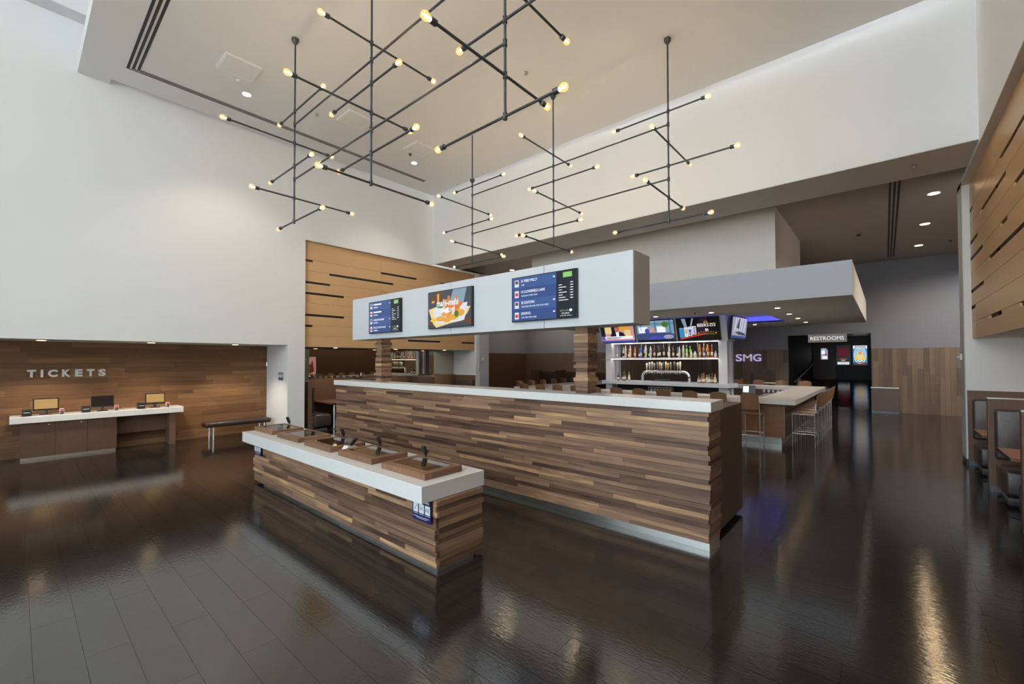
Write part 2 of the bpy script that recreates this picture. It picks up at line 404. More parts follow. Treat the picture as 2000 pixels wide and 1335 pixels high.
# corridor beyond the opening: a ramp between black walls
bm = bmesh.new()
box(bm, XF+.2, 31, 3.16, 3.3, -.1, 4.4); box(bm, XF+.2, 31, .27, .41, -.1, 4.4)
struct('wall_corridor', bm, M['dark'], 'black side walls of the restroom corridor')
struct('wall_corridor_end', B(30.5, 30.7, .2, 3.4, 0, 4.4), mat('charcoal_wall', (.02, .02, .02), .5), 'black end wall of the restroom corridor')
struct('ceiling_corridor', B(XF+.2, 30.6, .27, 3.3, 3.25, 3.4), mat('dark_corridor_ceiling', (.10, .10, .10), .3), 'dark glossy ceiling of the restroom corridor')
bm = bmesh.new()
prism(((XF, 0), (22.8, .0), (29.0, .90), (30.5, .92), (30.5, -.12), (XF, -.12)), lambda u, v, d: Vector((u, d, v)), .41, 3.16, bm)
struct('floor_ramp', bm, M['floor'], 'dark ramp rising along the restroom corridor')
# ---- glazed front behind the camera
wf = struct('window_1', B(XG-.08, XG+.08, -2.8, 7.09, 0, .12), M['alu'], 'glazed shop front behind the viewer')
for i in range(8):
    y = -2.75 + i*1.4
    obj('mullion', B(XG-.07, XG+.07, y-.035, y+.035, .12, ZT+.6), M['alu'], wf)
    if i < 7:
        obj('pane', B(XG-.005, XG+.005, y+.035, y+1.365, .12, 2.95), M['pane'], wf)
        obj('pane', B(XG-.005, XG+.005, y+.035, y+1.365, 3.05, ZT+.6), M['pane'], wf)
obj('transom', B(XG-.07, XG+.07, -2.8, 7.09, 2.95, 3.05), M['alu'], wf)
struct('wall_front_side', B(XG-.1, XG+.1, 7.09, 13.8, 0, ZT+.6), M['white'], 'white wall beside the glazed front')  # solid stretch added out of view to cut daylight on the left wall

# ---- ticket wall planks
random.seed(11)
tw = bpy.data.objects['wall_ticket']
rows = 21; rh = 2.415/rows
for r in range(rows):
    x = -1.2 + random.uniform(-1.2, 0)
    while x < 4.79:
        w = random.choice((.9, 1.25, 1.25, 1.6, 1.9))
        a, b = max(x, -1.2), min(x+w, 4.79)
        if b-a > .03:
            obj('wall_plank', B(a+.001, b-.001, 13.535+random.uniform(0, .004), 13.56, r*rh+.001, (r+1)*rh-.001), M['ticketplank'], tw)
        x += w

# ---- golden veneer boards, left and right
def gold_panel(name, label, X0, X1, Yf, sgn, slots, seams):
    t = thing(name, label, 'wall panel', ((X0+X1)/2, Yf+sgn*.02, 2.39))
    zs = [2.39 + .305*k for k in range(9)] + [5.335]
    d = lambda u, v, dd: Vector((u, Yf+sgn*dd, v))
    obj('backing', prism(((X0, 2.39), (X1, 2.39), (X1, 5.335), (X0, 5.335)), d, .025, .05), M['dark'], t)
    ed = [X0]+seams+[X1]
    for k in range(9):
        for a, b in zip(ed, ed[1:]):
            top = zs[k+1]-.004 if k < 8 else 5.335
            pts = [(a+.002, zs[k]+.001), (b-.002, zs[k]+.001), (b-.002, top)]
            for s0, s1 in sorted([s[1:] for s in slots if s[0] == k+1 and s[1] < b-.01 and s[2] > a+.01], reverse=True):
                s0, s1 = max(s0, a+.002), min(s1, b-.002)
                pts += [(s1, top), (s1, top-.058), (s0, top-.058), (s0, top)]
            pts.append((a+.002, top))
            q = [pts[0]]
            for p in pts[1:]:
                if (abs(p[0]-q[-1][0]) + abs(p[1]-q[-1][1])) > 1e-5: q.append(p)
            obj('board', prism(q, d, 0, .024), M['gold'], t)
    return t
SL = [(8, 5.24, 5.49), (8, 7.66, 9.06), (8, 10.13, 10.6), (7, 5.97, 8.13), (6, 5.24, 6.0), (6, 8.9, 10.2), (5, 5.24, 6.42), (3, 5.24, 6.42), (4, 9.3, 10.9),
      (2, 5.24, 5.49), (1, 8.71, 10.11), (1, 11.15, 11.82)]
gold_panel('golden_panel_wall', 'golden wood panel wall with dark slots behind the hanging sign', 5.245, XE-.005, YL+.10, 1, SL, [7.66, 10.1])
SR = [(8, 7.2, 9.05), (8, 11.5, XE-.005), (7, 8.64, 10.66), (6, 11.0, XE-.005), (6, 6.6, 8.19), (5, 10.5, XE-.005), (5, 8.6, 9.07), (4, 7.7, 10.05), (3, 10.5, XE-.005),
      (2, 11.4, XE-.005), (1, 9.1, 10.06), (1, 6.5, 8.03)]
tp = gold_panel('golden_panel_wall', 'golden wood panel wall with dark slots along the right edge', 4.4, XE-.005, YR-.11, -1, SR, [6.8, 9.3])
g = gold_panel
# a plain stretch of the same panel nearer the camera, out of frame, so reflections stay right
struct('wall_right_near', B(XG, 4.4, YR-.16, YR-.11, 2.39, 5.335), M['gold'], 'golden panel wall continuing beside the viewer')
# ---- mirror and wainscot in the left alcove
tag(obj('wall_mirror', B(5.245, XE-.02, YM, YM+.03, 1.43, 2.389), M['mirror']), 'bronze tinted mirror band above the left booths', 'mirror')
struct('trim_1', B(5.245, XE-.02, YM-.02, YM+.04, 0, 1.43), M['lam'], 'brown wainscot below the mirror in the left booth alcove')

# ---- vertical plank wainscot on the far wall
random.seed(5)
wfar = bpy.data.objects['wall_far']
def vplanks(y0, y1, w, zmax=2.42, cut=True):
    y = y0
    while y < y1-.02:
        b = min(y+w*random.choice((.9, 1, 1, 1.15)), y1)
        cs = [0.0]
        z = random.uniform(.3, 1.6)
        while z < zmax-.2:
            cs.append(z); z += random.uniform(.7, 1.6)
        cs.append(zmax)
        for a, c in zip(cs, cs[1:]):
            obj('wainscot_plank', B(XF-.022-random.uniform(0, .004), XF, y+.0015, b-.0015, a+.001, c-.001), M['wains'], wfar)
        y = b
vplanks(-3.9, .40, .135)
vplanks(3.17, 6.6, .15)
bm = bmesh.new()
y = 6.6
while y < 17.5:
    z = 0; c = random.uniform(.5, 1.9)
    box(bm, XF-.024, XF, y+.002, y+.198, 0, c); box(bm, XF-.024, XF, y+.002, y+.198, c+.002, 2.42); y += .2
obj('distant_wainscot_planks', bm, M['wains'], wfar, kind='stuff')

# ================================================================== KIOSK, DIVIDER COUNTER, HANGING SIGN
random.seed(21)
def slat_front(parent, Xf, X1, y0, y1, z0, z1, rows, jut, lmin, lmax, yend):
    h = (z1-z0)/rows
    for r in range(rows):
        j = random.uniform(0, jut); e = random.uniform(0, jut)
        a, b = z0+r*h+.0008, z0+(r+1)*h-.0008
        y = y0 - e*yend; first = True
        while y < y1:
            w = random.uniform(lmin, lmax)
            if y1-(y+w) < lmin*.6: w = y1-y
            jj = j + random.uniform(-.0015, .0015)
            obj('slat', B(Xf-jj, Xf+.03, y+(.0006 if not first else 0), min(y+w, y1)-.0006, a, b), M['slat'], parent)
            y += w; first = False
        # end face slat
        obj('end_slat', B(Xf+.0305, X1-random.uniform(0, jut), y0-e, y0+.03, a, b), M['slatx'], parent)
k = thing('ticket_kiosk', 'low slatted walnut kiosk counter with white speckled top in the foreground', 'counter', (2.9, 5.6, 0))
obj('core', B(2.645, 3.2, 3.25, 7.88, .045, .668), M['dark'], k)
obj('countertop', rbox(2.479, 3.30, 3.254, 8.036, .668, .828, .003, 1), M['quartz'], k, label='thick white speckled countertop')
obj('base_strip', B(2.63, 3.10, 3.21, 7.52, 0, .042), M['steel'], k)
slat_front(k, 2.622, 3.25, 3.225, 7.9, .04, .668, 12, .024, .45, 1.25, 1)
c = thing('divider_counter', 'long walnut slatted divider counter with white top below the hanging sign', 'counter', (5.4, 5.4, 0))
obj('core', B(4.80, 5.15, 1.45, 9.36, .076, 1.448), M['dark'], c)
obj('countertop', rbox(4.735, 5.19, 1.373, 9.436, 1.450, 1.556, .003, 1), M['quartz'], c, label='white speckled countertop')
obj('base_strip', B(4.785, 5.15, 1.415, 9.3, 0, .076), M['steel'], c)
slat_front(c, 4.778, 5.205, 1.418, 9.385, .076, 1.449, 27, .030, .5, 1.5, 1)
obj('rear_cabinet', B(5.206, 6.30, 1.445, 9.36, .06, 1.43), M['lamdark'], c, label='smooth brown rear cabinet')
obj('toe_kick', B(5.206, 6.2, 1.50, 9.3, 0, .06), M['dark'], c)
def block_column(name, label, X, Y):
    t = thing(name, label, 'column', (X+.1, Y+.09, 1.556))
    z = 1.5565
    hs = [random.choice((.03, .042, .05, .058, .07)) for _ in range(30)]
    i = 0
    while z < 2.432:
        h = min(hs[i], 2.433-z)
        if 2.433-(z+h) < .02: h = 2.433-z
        e = random.choice((0, .004, .012, .02, .024))
        obj('wood_block', B(X-e, X+.21+e, Y-e, Y+.18+e, z, z+h-.0006), M['slat'], t); z += h; i += 1
block_column('stacked_wood_column', 'stacked walnut block column near the right end of the divider counter', 4.95, 2.97)
block_column('stacked_wood_column', 'stacked walnut block column near the left end of the divider counter', 4.95, 7.84)
s = thing('hanging_sign', 'long pale grey sign bulkhead carrying three menu screens', 'sign', (4.965, 5.4, 2.434))
obj('body', B(4.758, 5.195, 2.217, 8.613, 2.434, 3.29), M['signs'], s)
for y in (3.517, 5.442, 7.351): obj('seam_strip', B(4.752, 4.7575, y-.0038, y+.0038, 2.436, 3.29), M['dark'], s)
ys = [2.215, 3.517, 5.442, 7.351, 8.615]
for a, b in zip(ys, ys[1:]): obj('panel', B(4.735, 4.757, a+.004, b-.004, 2.434, 3.292), M['signp'], s)
obj('top_cap', B(4.757, 5.195, 2.215, 8.615, 3.29, 3.292), M['signp'], s)

# ---- screens
S_ = {k_: glow('screen_'+k_, v_, s_) for k_, v_, s_ in (
    ('blue', L(58, 88, 148), .9), ('blue2', L(48, 76, 136), .9), ('blue3', L(96, 124, 172), .9), ('navy', L(18, 24, 40), .9), ('white', L(235, 240, 245), 1), ('green', L(140, 205, 110), .9),
    ('grey', L(120, 130, 150), .8), ('orange', L(214, 120, 30), .95), ('amber', L(226, 160, 62), .95), ('cream', L(232, 206, 140), .95), ('slate', L(62, 70, 82), .9), ('brown', L(112, 62, 36), .9),
    ('leaf', L(70, 120, 40), .9), ('lemon', L(236, 196, 50), .95), ('plate', L(214, 220, 228), .95), ('glassb', L(134, 158, 176), .9), ('suit', L(22, 26, 44), .9), ('skin', L(176, 112, 88), .9),
    ('wine', L(44, 18, 44), .9), ('cyan', L(44, 140, 205), .95), ('violet', L(70, 74, 180), .95), ('pink', L(205, 150, 150), .95), ('red', L(208, 56, 40), .95), ('gold', L(205, 170, 80), .95),
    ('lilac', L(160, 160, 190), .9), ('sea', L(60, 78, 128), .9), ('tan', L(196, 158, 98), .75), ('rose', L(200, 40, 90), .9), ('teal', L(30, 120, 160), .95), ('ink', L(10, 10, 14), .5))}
def tv(name, label, X, y0, y1, z0, z1, cat='television', fn=None, bez=.012, dep=.045, group=None):
    """y0 = viewer's left (larger Y)"""
    t = thing(name, label, cat, (X-dep/2, (y0+y1)/2, z0), group)
    w = y0-y1
    obj('bezel', B(X-dep, X, y1, y0, z0, z1), M['black'], t)
    sc = thing_screen(t, X-dep, y0, w, z0, z1, bez)
    return t, sc
def thing_screen(t, X, y0, w, z0, z1, bez):
    f0 = lambda u, v, d=0: Vector((X-d, y0-bez-u*(w-2*bez), z0+bez+v*(z1-z0-2*bez)))
    scr = obj('screen', rects([(0, 1, 0, 1)], f0, .002), M['black'], t)
    lay = [0]
    def add(nm, bmk, mm):
        o = obj(nm, bmk, mm, scr); return o
    fn = lambda layer: (lambda u, v, d=0: f0(u, v, .003+.0007*layer+d*.0006))
    return add, fn
def layer_rect(add, fn, nm, layer, rs, mm): add(nm, rects(rs, fn(layer), .5), mm)
def board_screen(add, fn, rows_, logo=True):
    layer_rect(add, fn, 'screen_image', 0, [(0, .72, .75, 1), (0, .72, .25, .5)], S_['blue'])
    layer_rect(add, fn, 'screen_image', 0, [(0, .72, .5, .75), (0, .72, 0, .25)], S_['blue2'])
    layer_rect(add, fn, 'screen_image', 0, [(.73, 1, 0, 1)], S_['navy'])
    layer_rect(add, fn, 'screen_image', 1, [(.82, .95, .86, .97)], S_['green'])
    layer_rect(add, fn, 'screen_image', 1, [(.045, .115, .79+(-.25*i), .95+(-.25*i)) for i in range(4)], S_['plate'])
    layer_rect(add, fn, 'screen_image', 2, [(.055, .105, .86-.25*i, .93-.25*i) for i in (0, 2)], S_['brown'])
    layer_rect(add, fn, 'screen_image', 2, [(.055, .105, .83-.25*i, .90-.25*i) for i in (1, 3)], S_['red'])
    layer_rect(add, fn, 'screen_text', 1, [(.755, .755+w_, .70-.055*i, .715-.055*i) for i, w_ in enumerate((.05, .11, .05, .12, .06, .1, .14))], S_['white'])
    layer_rect(add, fn, 'screen_text', 1, [(.925, .965, .735-.055*i, .752-.055*i) for i in range(7)], S_['white'])
    layer_rect(add, fn, 'screen_image', 1, [(.67, .70, .90, .93), (.67, .70, .40, .43), (.67, .70, .14, .17)], S_['white'])
    bm = bmesh.new()
    for i, (ti, tm) in enumerate(rows_):
        v = .92-.25*i
        if ti: text(ti, fn(1), .155, .155+.0205*len(ti), v-.035, v+.025, 1, .012, bm)
        else: rects_into(bm, fn(1), [(.155, .42, v-.025, v+.02)])
        if tm: text(tm, fn(1), .16, .16+.0125*len(tm), v-.115, v-.08, 1, .006, bm)
        else: rects_into(bm, fn(1), [(.16, .30, v-.11, v-.085)])
    add('screen_text', bm, S_['white'])
    bm = text('STUDIO', fn(1), .80, .91, .075, .105, 1, .01)
    text('MOVIE GRILL', fn(1), .78, .95, .03, .05, 1, .006, bm)
    add('screen_text', bm, S_['white'])
    add('screen_text', text('9:57 AM', fn(1), .775, .895, .135, .165, 1, .01), S_['green'])
    add('screen_image', disc(fn(1), .93, .15, .022, .03, 1), S_['white'])
def rects_into(bm, fn, rs):
    for u0, u1, v0, v1 in rs: prism(((u0, v0), (u1, v0), (u1, v1), (u0, v1)), fn, 0, .5, bm)
t, (add, fn) = tv('menu_screen', 'blue showtime screen at the left end of the hanging sign', 4.735, 7.893, 6.805, 2.535, 3.166)
board_screen(add, fn, (('', ''), ('', ''), ('LONDON HAS FALLEN', ''), ('MIRACLES FROM HEAVEN', '')))
t, (add, fn) = tv('menu_screen', 'blue showtime screen with film times near the right end of the hanging sign', 4.735, 4.063, 2.969, 2.542, 3.177)
board_screen(add, fn, (('51 FREE WILLY', '7:00'), ('10 CLOVERFIELD LANE', '12:30 4:15 7:00 10:30'), ('2D ZOOTOPIA', '1:00 2:00 3:40 4:45 7:30 9:10 10:00'), ('DEADPOOL', '1:25 4:30 7:00 10:00')))
t, (add, fn) = tv('menu_screen', 'food advertising screen with fried fish and chips on the hanging sign', 4.735, 5.985, 4.888, 2.537, 3.169)
layer_rect(add, fn, 'screen_image', 0, [(0, 1, 0, 1)], S_['slate'])
add('screen_image', prism(((.45, .42), (.6, 1), (.9, 1), (.82, .55)), fn(1), 0, .5), S_['glassb'])
layer_rect(add, fn, 'screen_image', 1, [(.08, .17, .68, .92), (.21, .34, .62, 1)], S_['brown'])
layer_rect(add, fn, 'screen_image', 2, [(.09, .16, .70, .76), (.22, .27, .66, .94)], S_['amber'])
add('screen_image', prism(((0, .12), (.2, .02), (.8, .14), (1, .02), (1, .18), (.7, .24), (0, .2)), fn(1), 0, .5), S_['brown'])
add('screen_image', prism(((.01, .52), (.3, .62), (.98, .50), (.93, .36), (.8, .14), (.55, .1), (.2, .0), (.12, .12)), fn(2), 0, .5), S_['cream'])
add('screen_image', prism(((.05, .2), (.3, .55), (.92, .62), (.85, .16), (.3, .10)), fn(3), 0, .5), S_['plate'])
bm = bmesh.new()
random.seed(3)
for i in range(16):
    u, v, a = random.uniform(.42, .8), random.uniform(.36, .72), random.uniform(-.9, .9)
    du, dv = .11*math.sin(a), .13*math.cos(a); n_ = (.022*math.cos(a), -.03*math.sin(a))
    prism(((u-du-n_[0], v-dv-n_[1]), (u+du-n_[0], v+dv-n_[1]), (u+du+n_[0], v+dv+n_[1]), (u-du+n_[0], v-dv+n_[1])), fn(4+i*.02), 0, .4, bm)
add('screen_image', bm, S_['orange'])
bm = bmesh.new()
for u, v, a, b in ((.3, .24, .11, .07), (.46, .2, .1, .07), (.6, .26, .12, .08), (.74, .36, .12, .1), (.42, .36, .09, .07)): disc(fn(5), u, v, a, b, .5, 20, bm)
add('screen_image', bm, S_['amber'])
bm = bmesh.new(); disc(fn(5.6), .3, .6, .09, .07, .5, 20, bm); disc(fn(6.6), .68, .34, .05, .09, .5, 20, bm)
add('screen_image', bm, S_['leaf'])
add('screen_image', disc(fn(6), .24, .44, .11, .11, .5), S_['plate'])
add('screen_image', disc(fn(7), .14, .22, .055, .075, .5), S_['lemon'])
bm = text('mahi-mahi', fn(8), .22, .72, .58, .76, .8, .02)
text('FISH', fn(8), .3, .4, .40, .50, .8, .01, bm); text('CHIPS', fn(8), .5, .64, .40, .52, .8, .01, bm)
disc(fn(8), .45, .45, .045, .075, .8, 20, bm)
add('screen_text', bm, S_['white'])

# ---- tablets, card readers and a payment terminal on the kiosk
def wedge(bm, x0, x1, y0, y1, z0, zf, zb):
    v = [bm.verts.new(p) for p in ((x0, y0, z0), (x1, y0, z0), (x1, y1, z0), (x0, y1, z0), (x0, y0, zf), (x1, y0, zb), (x1, y1, zb), (x0, y1, zf))]
    for f in ((0, 3, 2, 1), (4, 5, 6, 7), (0, 1, 5, 4), (1, 2, 6, 5), (2, 3, 7, 6), (3, 0, 4, 7)): bm.faces.new([v[i] for i in f])
    return bm
M['tablet'] = mat('tablet_glass', L(58, 44, 34), .04, spec=.9)
who = ['at the right end of the kiosk', 'second from the right end of the kiosk', 'in the middle of the kiosk row', 'second from the left end of the kiosk', 'at the far left end of the kiosk']
for i in range(5):
    y = 3.40 + .972*i; x = 2.628 + .009*i; z = .828
    t = thing('touch_tablet', 'wood framed tablet '+who[i], 'tablet', (x+.24, y+.37, z), 'tablets on the kiosk')
    for nm, q in (('frame_rail', (x, x+.09, y, y+.76)), ('frame_rail', (x+.44, x+.485, y, y+.76)), ('frame_rail', (x+.0905, x+.4395, y, y+.085)), ('frame_rail', (x+.0905, x+.4395, y+.69, y+.76))):
        bm = B(*q, z+.0005, z+.064); obj(nm, bm, M['framewood'], t)
    obj('screen', B(x+.0905, x+.4395, y+.0855, y+.6895, z+.0005, z+.060), M['tablet'], t)
    yc, xc = y+.66, x+.515
    r = thing('card_reader', 'black card reader behind the tablet '+who[i], 'card reader', (xc, yc, z), 'card readers on the kiosk')
    obj('foot', rbox(xc-.025, xc+.025, yc-.04, yc+.04, z+.0005, z+.02, .005, 1), M['black'], r)
    obj('arm', T([(xc+.005, yc, z+.015), (xc+.012, yc, z+.06), (xc-.01, yc, z+.10)], .012), M['black'], r, True)
    bm = rbox(-.018, .018, -.032, .032, -.055, .055, .012, 3)
    bmesh.ops.rotate(bm, verts=bm.verts, matrix=Matrix.Rotation(-.35, 3, 'Y')); bmesh.ops.translate(bm, verts=bm.verts, vec=(xc-.012, yc, z+.13))
    obj('reader_body', bm, M['black'], r, True)
t = thing('payment_terminal', 'black payment terminal tilted on a white stand between two tablets', 'terminal', (2.82, 5.24, .828))
obj('stand', prism(((2.74, 0), (2.95, 0), (2.93, .05), (2.88, .085), (2.80, .075)), lambda u, v, d: Vector((u, d, .8285+v)), 5.19, 5.29), M['paper'], t)
bm = rbox(-.055, .055, -.085, .085, -.02, .02, .01, 2)
bmesh.ops.rotate(bm, verts=bm.verts, matrix=Matrix.Rotation(-.75, 3, 'Y')); bmesh.ops.translate(bm, verts=bm.verts, vec=(2.86, 5.24, .955))
obj('body', bm, M['black'], t, True)
bm = rbox(-.028, .028, -.06, .06, .0205, .0225, .001, 1)
bmesh.ops.rotate(bm, verts=bm.verts, matrix=Matrix.Rotation(-.75, 3, 'Y')); bmesh.ops.translate(bm, verts=bm.verts, vec=(2.86, 5.24, .955))
obj('screen', bm, M['tablet'], t)
def ada_sign(label, X, y0, z1, w, h):
    t = thing('access_sign', label, 'sign', (X, y0-w/2, z1-h))
    f = lambda u, v, d=0: Vector((X-d, y0-u*w, z1-h+v*h))
    obj('plate', prism(((0, 0), (1, 0), (1, 1), (0, 1)), f, 0, .006), M['navy'], t)
    f2 = lambda u, v, d=0: Vector((X-.0062-d*.001, y0-u*w, z1-h+v*h))
    obj('icon_tile', rects([(.05+.32*i, .31+.32*i, .36, .76) for i in range(3)], f2, .5), M['printw'], t)
    bm = rects([(.05+.32*i, .31+.32*i, .295, .315) for i in range(3)] + [(.06, .9, .17, .19), (.2, .78, .11, .125), (.12, .9, .84, .90)], f2, .5)
    obj('print_line', bm, M['printw'], t)
    f3 = lambda u, v, d=0: Vector((X-.0072-d*.001, y0-u*w, z1-h+v*h))
    bm = text('CC', f3, .42, .58, .5, .64, .5, .02); text('D', f3, .72, .80, .5, .62, .5, .02, bm)
    prism(((.10, .44), (.125, .44), (.26, .68), (.235, .68)), f3, 0, .5, bm); prism(((.83, .48), (.845, .48), (.845, .64), (.83, .64)), f3, 0, .5, bm); prism(((.87, .46), (.885, .46), (.885, .66), (.87, .66)), f3, 0, .5, bm)
    obj('icon', bm, M['navy'], t)
ada_sign('navy accessibility sign with three icons at the right end of the kiosk front', 2.597, 3.545, .662, .285, .215)
ada_sign('navy accessibility sign at the far left end of the kiosk front', 2.597, 7.83, .64, .29, .16)

# ================================================================== TICKET RECESS
t = thing('wall_lettering', 'raised metal TICKETS lettering on the plank wall', 'sign', (.77, 13.5, 1.655))
W_ = [.13, .04, .145, .135, .12, .125, .125]; x = .175; gap = (1.205-sum(W_))/6
for ch, w in zip('TICKETS', W_):
    obj('letter_'+ch.lower(), text(ch, on_y(13.533), x, x+w, 1.655, 1.815, .022, .055), M['letters'], t); x += w+gap
t = thing('ticket_counter', 'brown ticket counter with thick stone top against the plank wall', 'counter', (1.3, 13.25, 0))
obj('countertop', rbox(-.05, 2.72, 12.95, 13.53, .755, .885, .004, 1), M['quartz'], t)
obj('cabinet_body', B(.092, 1.518, 13.021, 13.53, .06, .754), M['lamdark'], t)
for a, b in ((.09, .575), (.579, 1.045), (1.049, 1.52)):
    d = obj('door', B(a, b, 13.0, 13.02, .06, .754), M['lamdark'], t)
    if a > .05 and b < 1.4: obj('lock', lathe([(.011, 0), (.011, .006), (.006, .008)], (b-.09, 13.0, .70), 10, axis=(0, -1, 0)), M['steel'], d, True)
obj('toe_kick', B(.10, 1.51, 13.03, 13.5, 0, .06), M['steel'], t)
obj('modesty_panel', B(1.521, 2.459, 13.25, 13.27, .34, .754), M['lamdark'], t)
obj('end_leg', B(2.46, 2.575, 13.0, 13.5, 0, .754), M['lam'], t)
wh = ['leftmost', 'middle', 'rightmost']
for i, x in enumerate((.445, 1.30, 2.215)):
    t = thing('ticket_monitor', wh[i]+' flat monitor on the ticket counter', 'monitor', (x, 13.22, .885), 'monitors on the ticket counter')
    obj('base', rbox(x-.09, x+.09, 13.14, 13.32, .8855, .9, .006, 1), M['black'], t)
    obj('neck', T([(x, 13.24, .9), (x, 13.25, 1.05)], .022), M['black'], t, True)
    bm = rbox(-.185, .185, -.02, .02, -.125, .125, .006, 1); R = Matrix.Rotation(-.12, 3, 'X')
    bmesh.ops.rotate(bm, verts=bm.verts, matrix=R); bmesh.ops.translate(bm, verts=bm.verts, vec=(x, 13.2, 1.10))
    obj('bezel', bm, M['black'], t)
    bm = B(-.165, .165, -.0225, -.0205, -.09, .105); bmesh.ops.rotate(bm, verts=bm.verts, matrix=R); bmesh.ops.translate(bm, verts=bm.verts, vec=(x, 13.2, 1.10))
    obj('screen', bm, S_['ink'] if i == 1 else S_['tan'], t)  # tan glow paints the golden panels' reflection onto the outer two screens
    p = thing('receipt_printer', 'black receipt printer left of the '+wh[i]+' ticket monitor', 'printer', (x-.27, 13.15, .885), 'printers on the ticket counter')
    obj('body', rbox(x-.335, x-.20, 13.05, 13.24, .8855, 1.0, .008, 2), M['black'], p, True)
    obj('lid', rbox(x-.33, x-.205, 13.07, 13.235, 1.0005, 1.02, .006, 1), M['dark'], p)
    obj('paper_slot', B(x-.31, x-.22, 13.046, 13.0495, .955, .963), M['grille'], p)
    q = thing('ticket_scanner', 'small white ticket scanner with red light right of the '+wh[i]+' monitor', 'scanner', (x+.225, 13.12, .885), 'scanners on the ticket counter')
    obj('foot', rbox(x+.195, x+.255, 13.09, 13.16, .8855, .905, .005, 1), M['black'], q)
    obj('body', rbox(x+.19, x+.26, 13.10, 13.15, .9055, 1.0, .008, 2), M['paper'], q, True)
    obj('red_window', B(x+.198, x+.252, 13.097, 13.0995, .955, .992), S_['red'], q)
    obj('keypad', B(x+.198, x+.252, 13.097, 13.0995, .915, .948), M['dark'], q)
t = thing('leather_bench', 'backless dark leather bench with chrome legs beside the plank wall', 'bench', (3.9, 13.05, 0))
obj('cushion', rbox(3.15, 4.66, 12.8, 13.28, .335, .43, .03, 3), M['leather'], t, True)
obj('seat_board', B(3.17, 4.64, 12.83, 13.26, .315, .334), M['dark'], t)
for x in (3.32, 4.50):
    for y in (12.86, 13.22): obj('leg', T([(x, y, 0), (x, y, .315)], .018, 10), M['chrome'], t, True)
# access sign on the pillar side
t = thing('access_sign', 'small navy accessibility sign on the white pillar beside the ticket recess', 'sign', (4.785, 12.43, 1.5))
fA = lambda u, v, d=0: Vector((4.789-d, 12.69-u*.31, 1.46+v*.21))
obj('plate', prism(((0, 0), (1, 0), (1, 1), (0, 1)), fA, 0, .006), M['navy'], t)
fA2 = lambda u, v, d=0: fA(u, v, .0063+d*.001)
obj('icon_tile', rects([(.05+.32*i, .31+.32*i, .36, .76) for i in range(3)], fA2, .5), M['printw'], t)
obj('print_line', rects([(.06, .9, .17, .19), (.2, .78, .11, .125), (.12, .9, .84, .90)], fA2, .5), M['printw'], t)
# downlights
def downlight(label, x, y, z, r=.07, power=0, col=WARM, m='lamp', group='recessed downlights', spot=1.9, cat='ceiling light'):
    t = thing('downlight', label, cat, (x, y, z-.02), group)
    obj('trim_ring', lathe([(r*1.0, 0), (r*1.25, 0), (r*1.25, -.008), (r*1.0, -.006)], (x, y, z), 20), M['paper'], t, True)
    obj('lens', lathe([(r*.99, -.0085), (r*.99, -.011)], (x, y, z), 20), M[m], t)
    if power:
        l = light('downlight_beam', 'SPOT', (x, y, z-.03), power, col, spot_size=spot, spot_blend=.6, shadow_soft_size=max(.05, r))
    return t
for i, x in enumerate((.345, 2.036, 3.717)): downlight(wh[i]+' warm downlight in the ticket recess soffit', x, 12.62, 2.415, .065, 150)
for i, (x, y) in enumerate(((3.212, 10.335), (7.55, 10.29))): downlight('round white downlight on the lobby ceiling, '+('near the first speaker grille' if i == 0 else 'near the third speaker grille'), x, y, ZC, .08, 200, (1, .9, .75), 'lamp_cool')
for i, x in enumerate((2.813, 5.259, 7.134)):
    t = thing('ceiling_speaker', wh[i].replace('leftmost', 'nearest').replace('rightmost', 'farthest')+' flat speaker grille on the lobby ceiling', 'speaker', (x, 9.49, ZC), 'ceiling grilles')
    obj('frame', B(x-.31, x+.31, 9.49-.31, 9.49+.31, ZC-.02, ZC-.0005), M['frameW'], t)
    obj('mesh', B(x-.27, x+.27, 9.49-.27, 9.49+.27, ZC-.024, ZC-.0205), M['grille'], t)
def ceil_bit(name, label, cat, x, y, z, prof, m):
    return tag(obj(name, lathe(prof, (x, y, z), 14), M[m], smooth=True), label, cat, 'small ceiling fittings')
SPR = [(.045, 0), (.045, -.006), (.014, -.012), (.014, -.04), (.03, -.043), (.03, -.048)]
DET = [(.055, 0), (.055, -.02), (.04, -.035), (.01, -.04)]
ceil_bit('smoke_detector', 'small white detector beside the nearest lobby speaker grille', 'detector', 2.95, 9.95, ZC, DET, 'paper')
ceil_bit('sprinkler_head', 'sprinkler head between the left chandelier stems on the lobby ceiling', 'sprinkler', 4.55, 9.95, ZC, SPR, 'steel')
ceil_bit('sprinkler_head', 'sprinkler head beside the farthest lobby speaker grille', 'sprinkler', 7.15, 9.93, ZC, SPR, 'pipe')
ceil_bit('smoke_detector', 'small white detector beyond the farthest lobby downlight', 'detector', 7.95, 10.0, ZC, DET, 'paper')
ceil_bit('sprinkler_head', 'sprinkler head on the lobby ceiling above the centre chandelier stem', 'sprinkler', 6.62, 5.35, ZC, SPR, 'steel')
ceil_bit('sprinkler_head', 'sprinkler head on the grey soffit near the right wall', 'sprinkler', 10.30, -.43, ZS-.012, SPR, 'steel')
ceil_bit('sprinkler_head', 'sprinkler head on the grey soffit above the left chandelier', 'sprinkler', 10.3, 8.2, ZS-.012, SPR, 'steel')

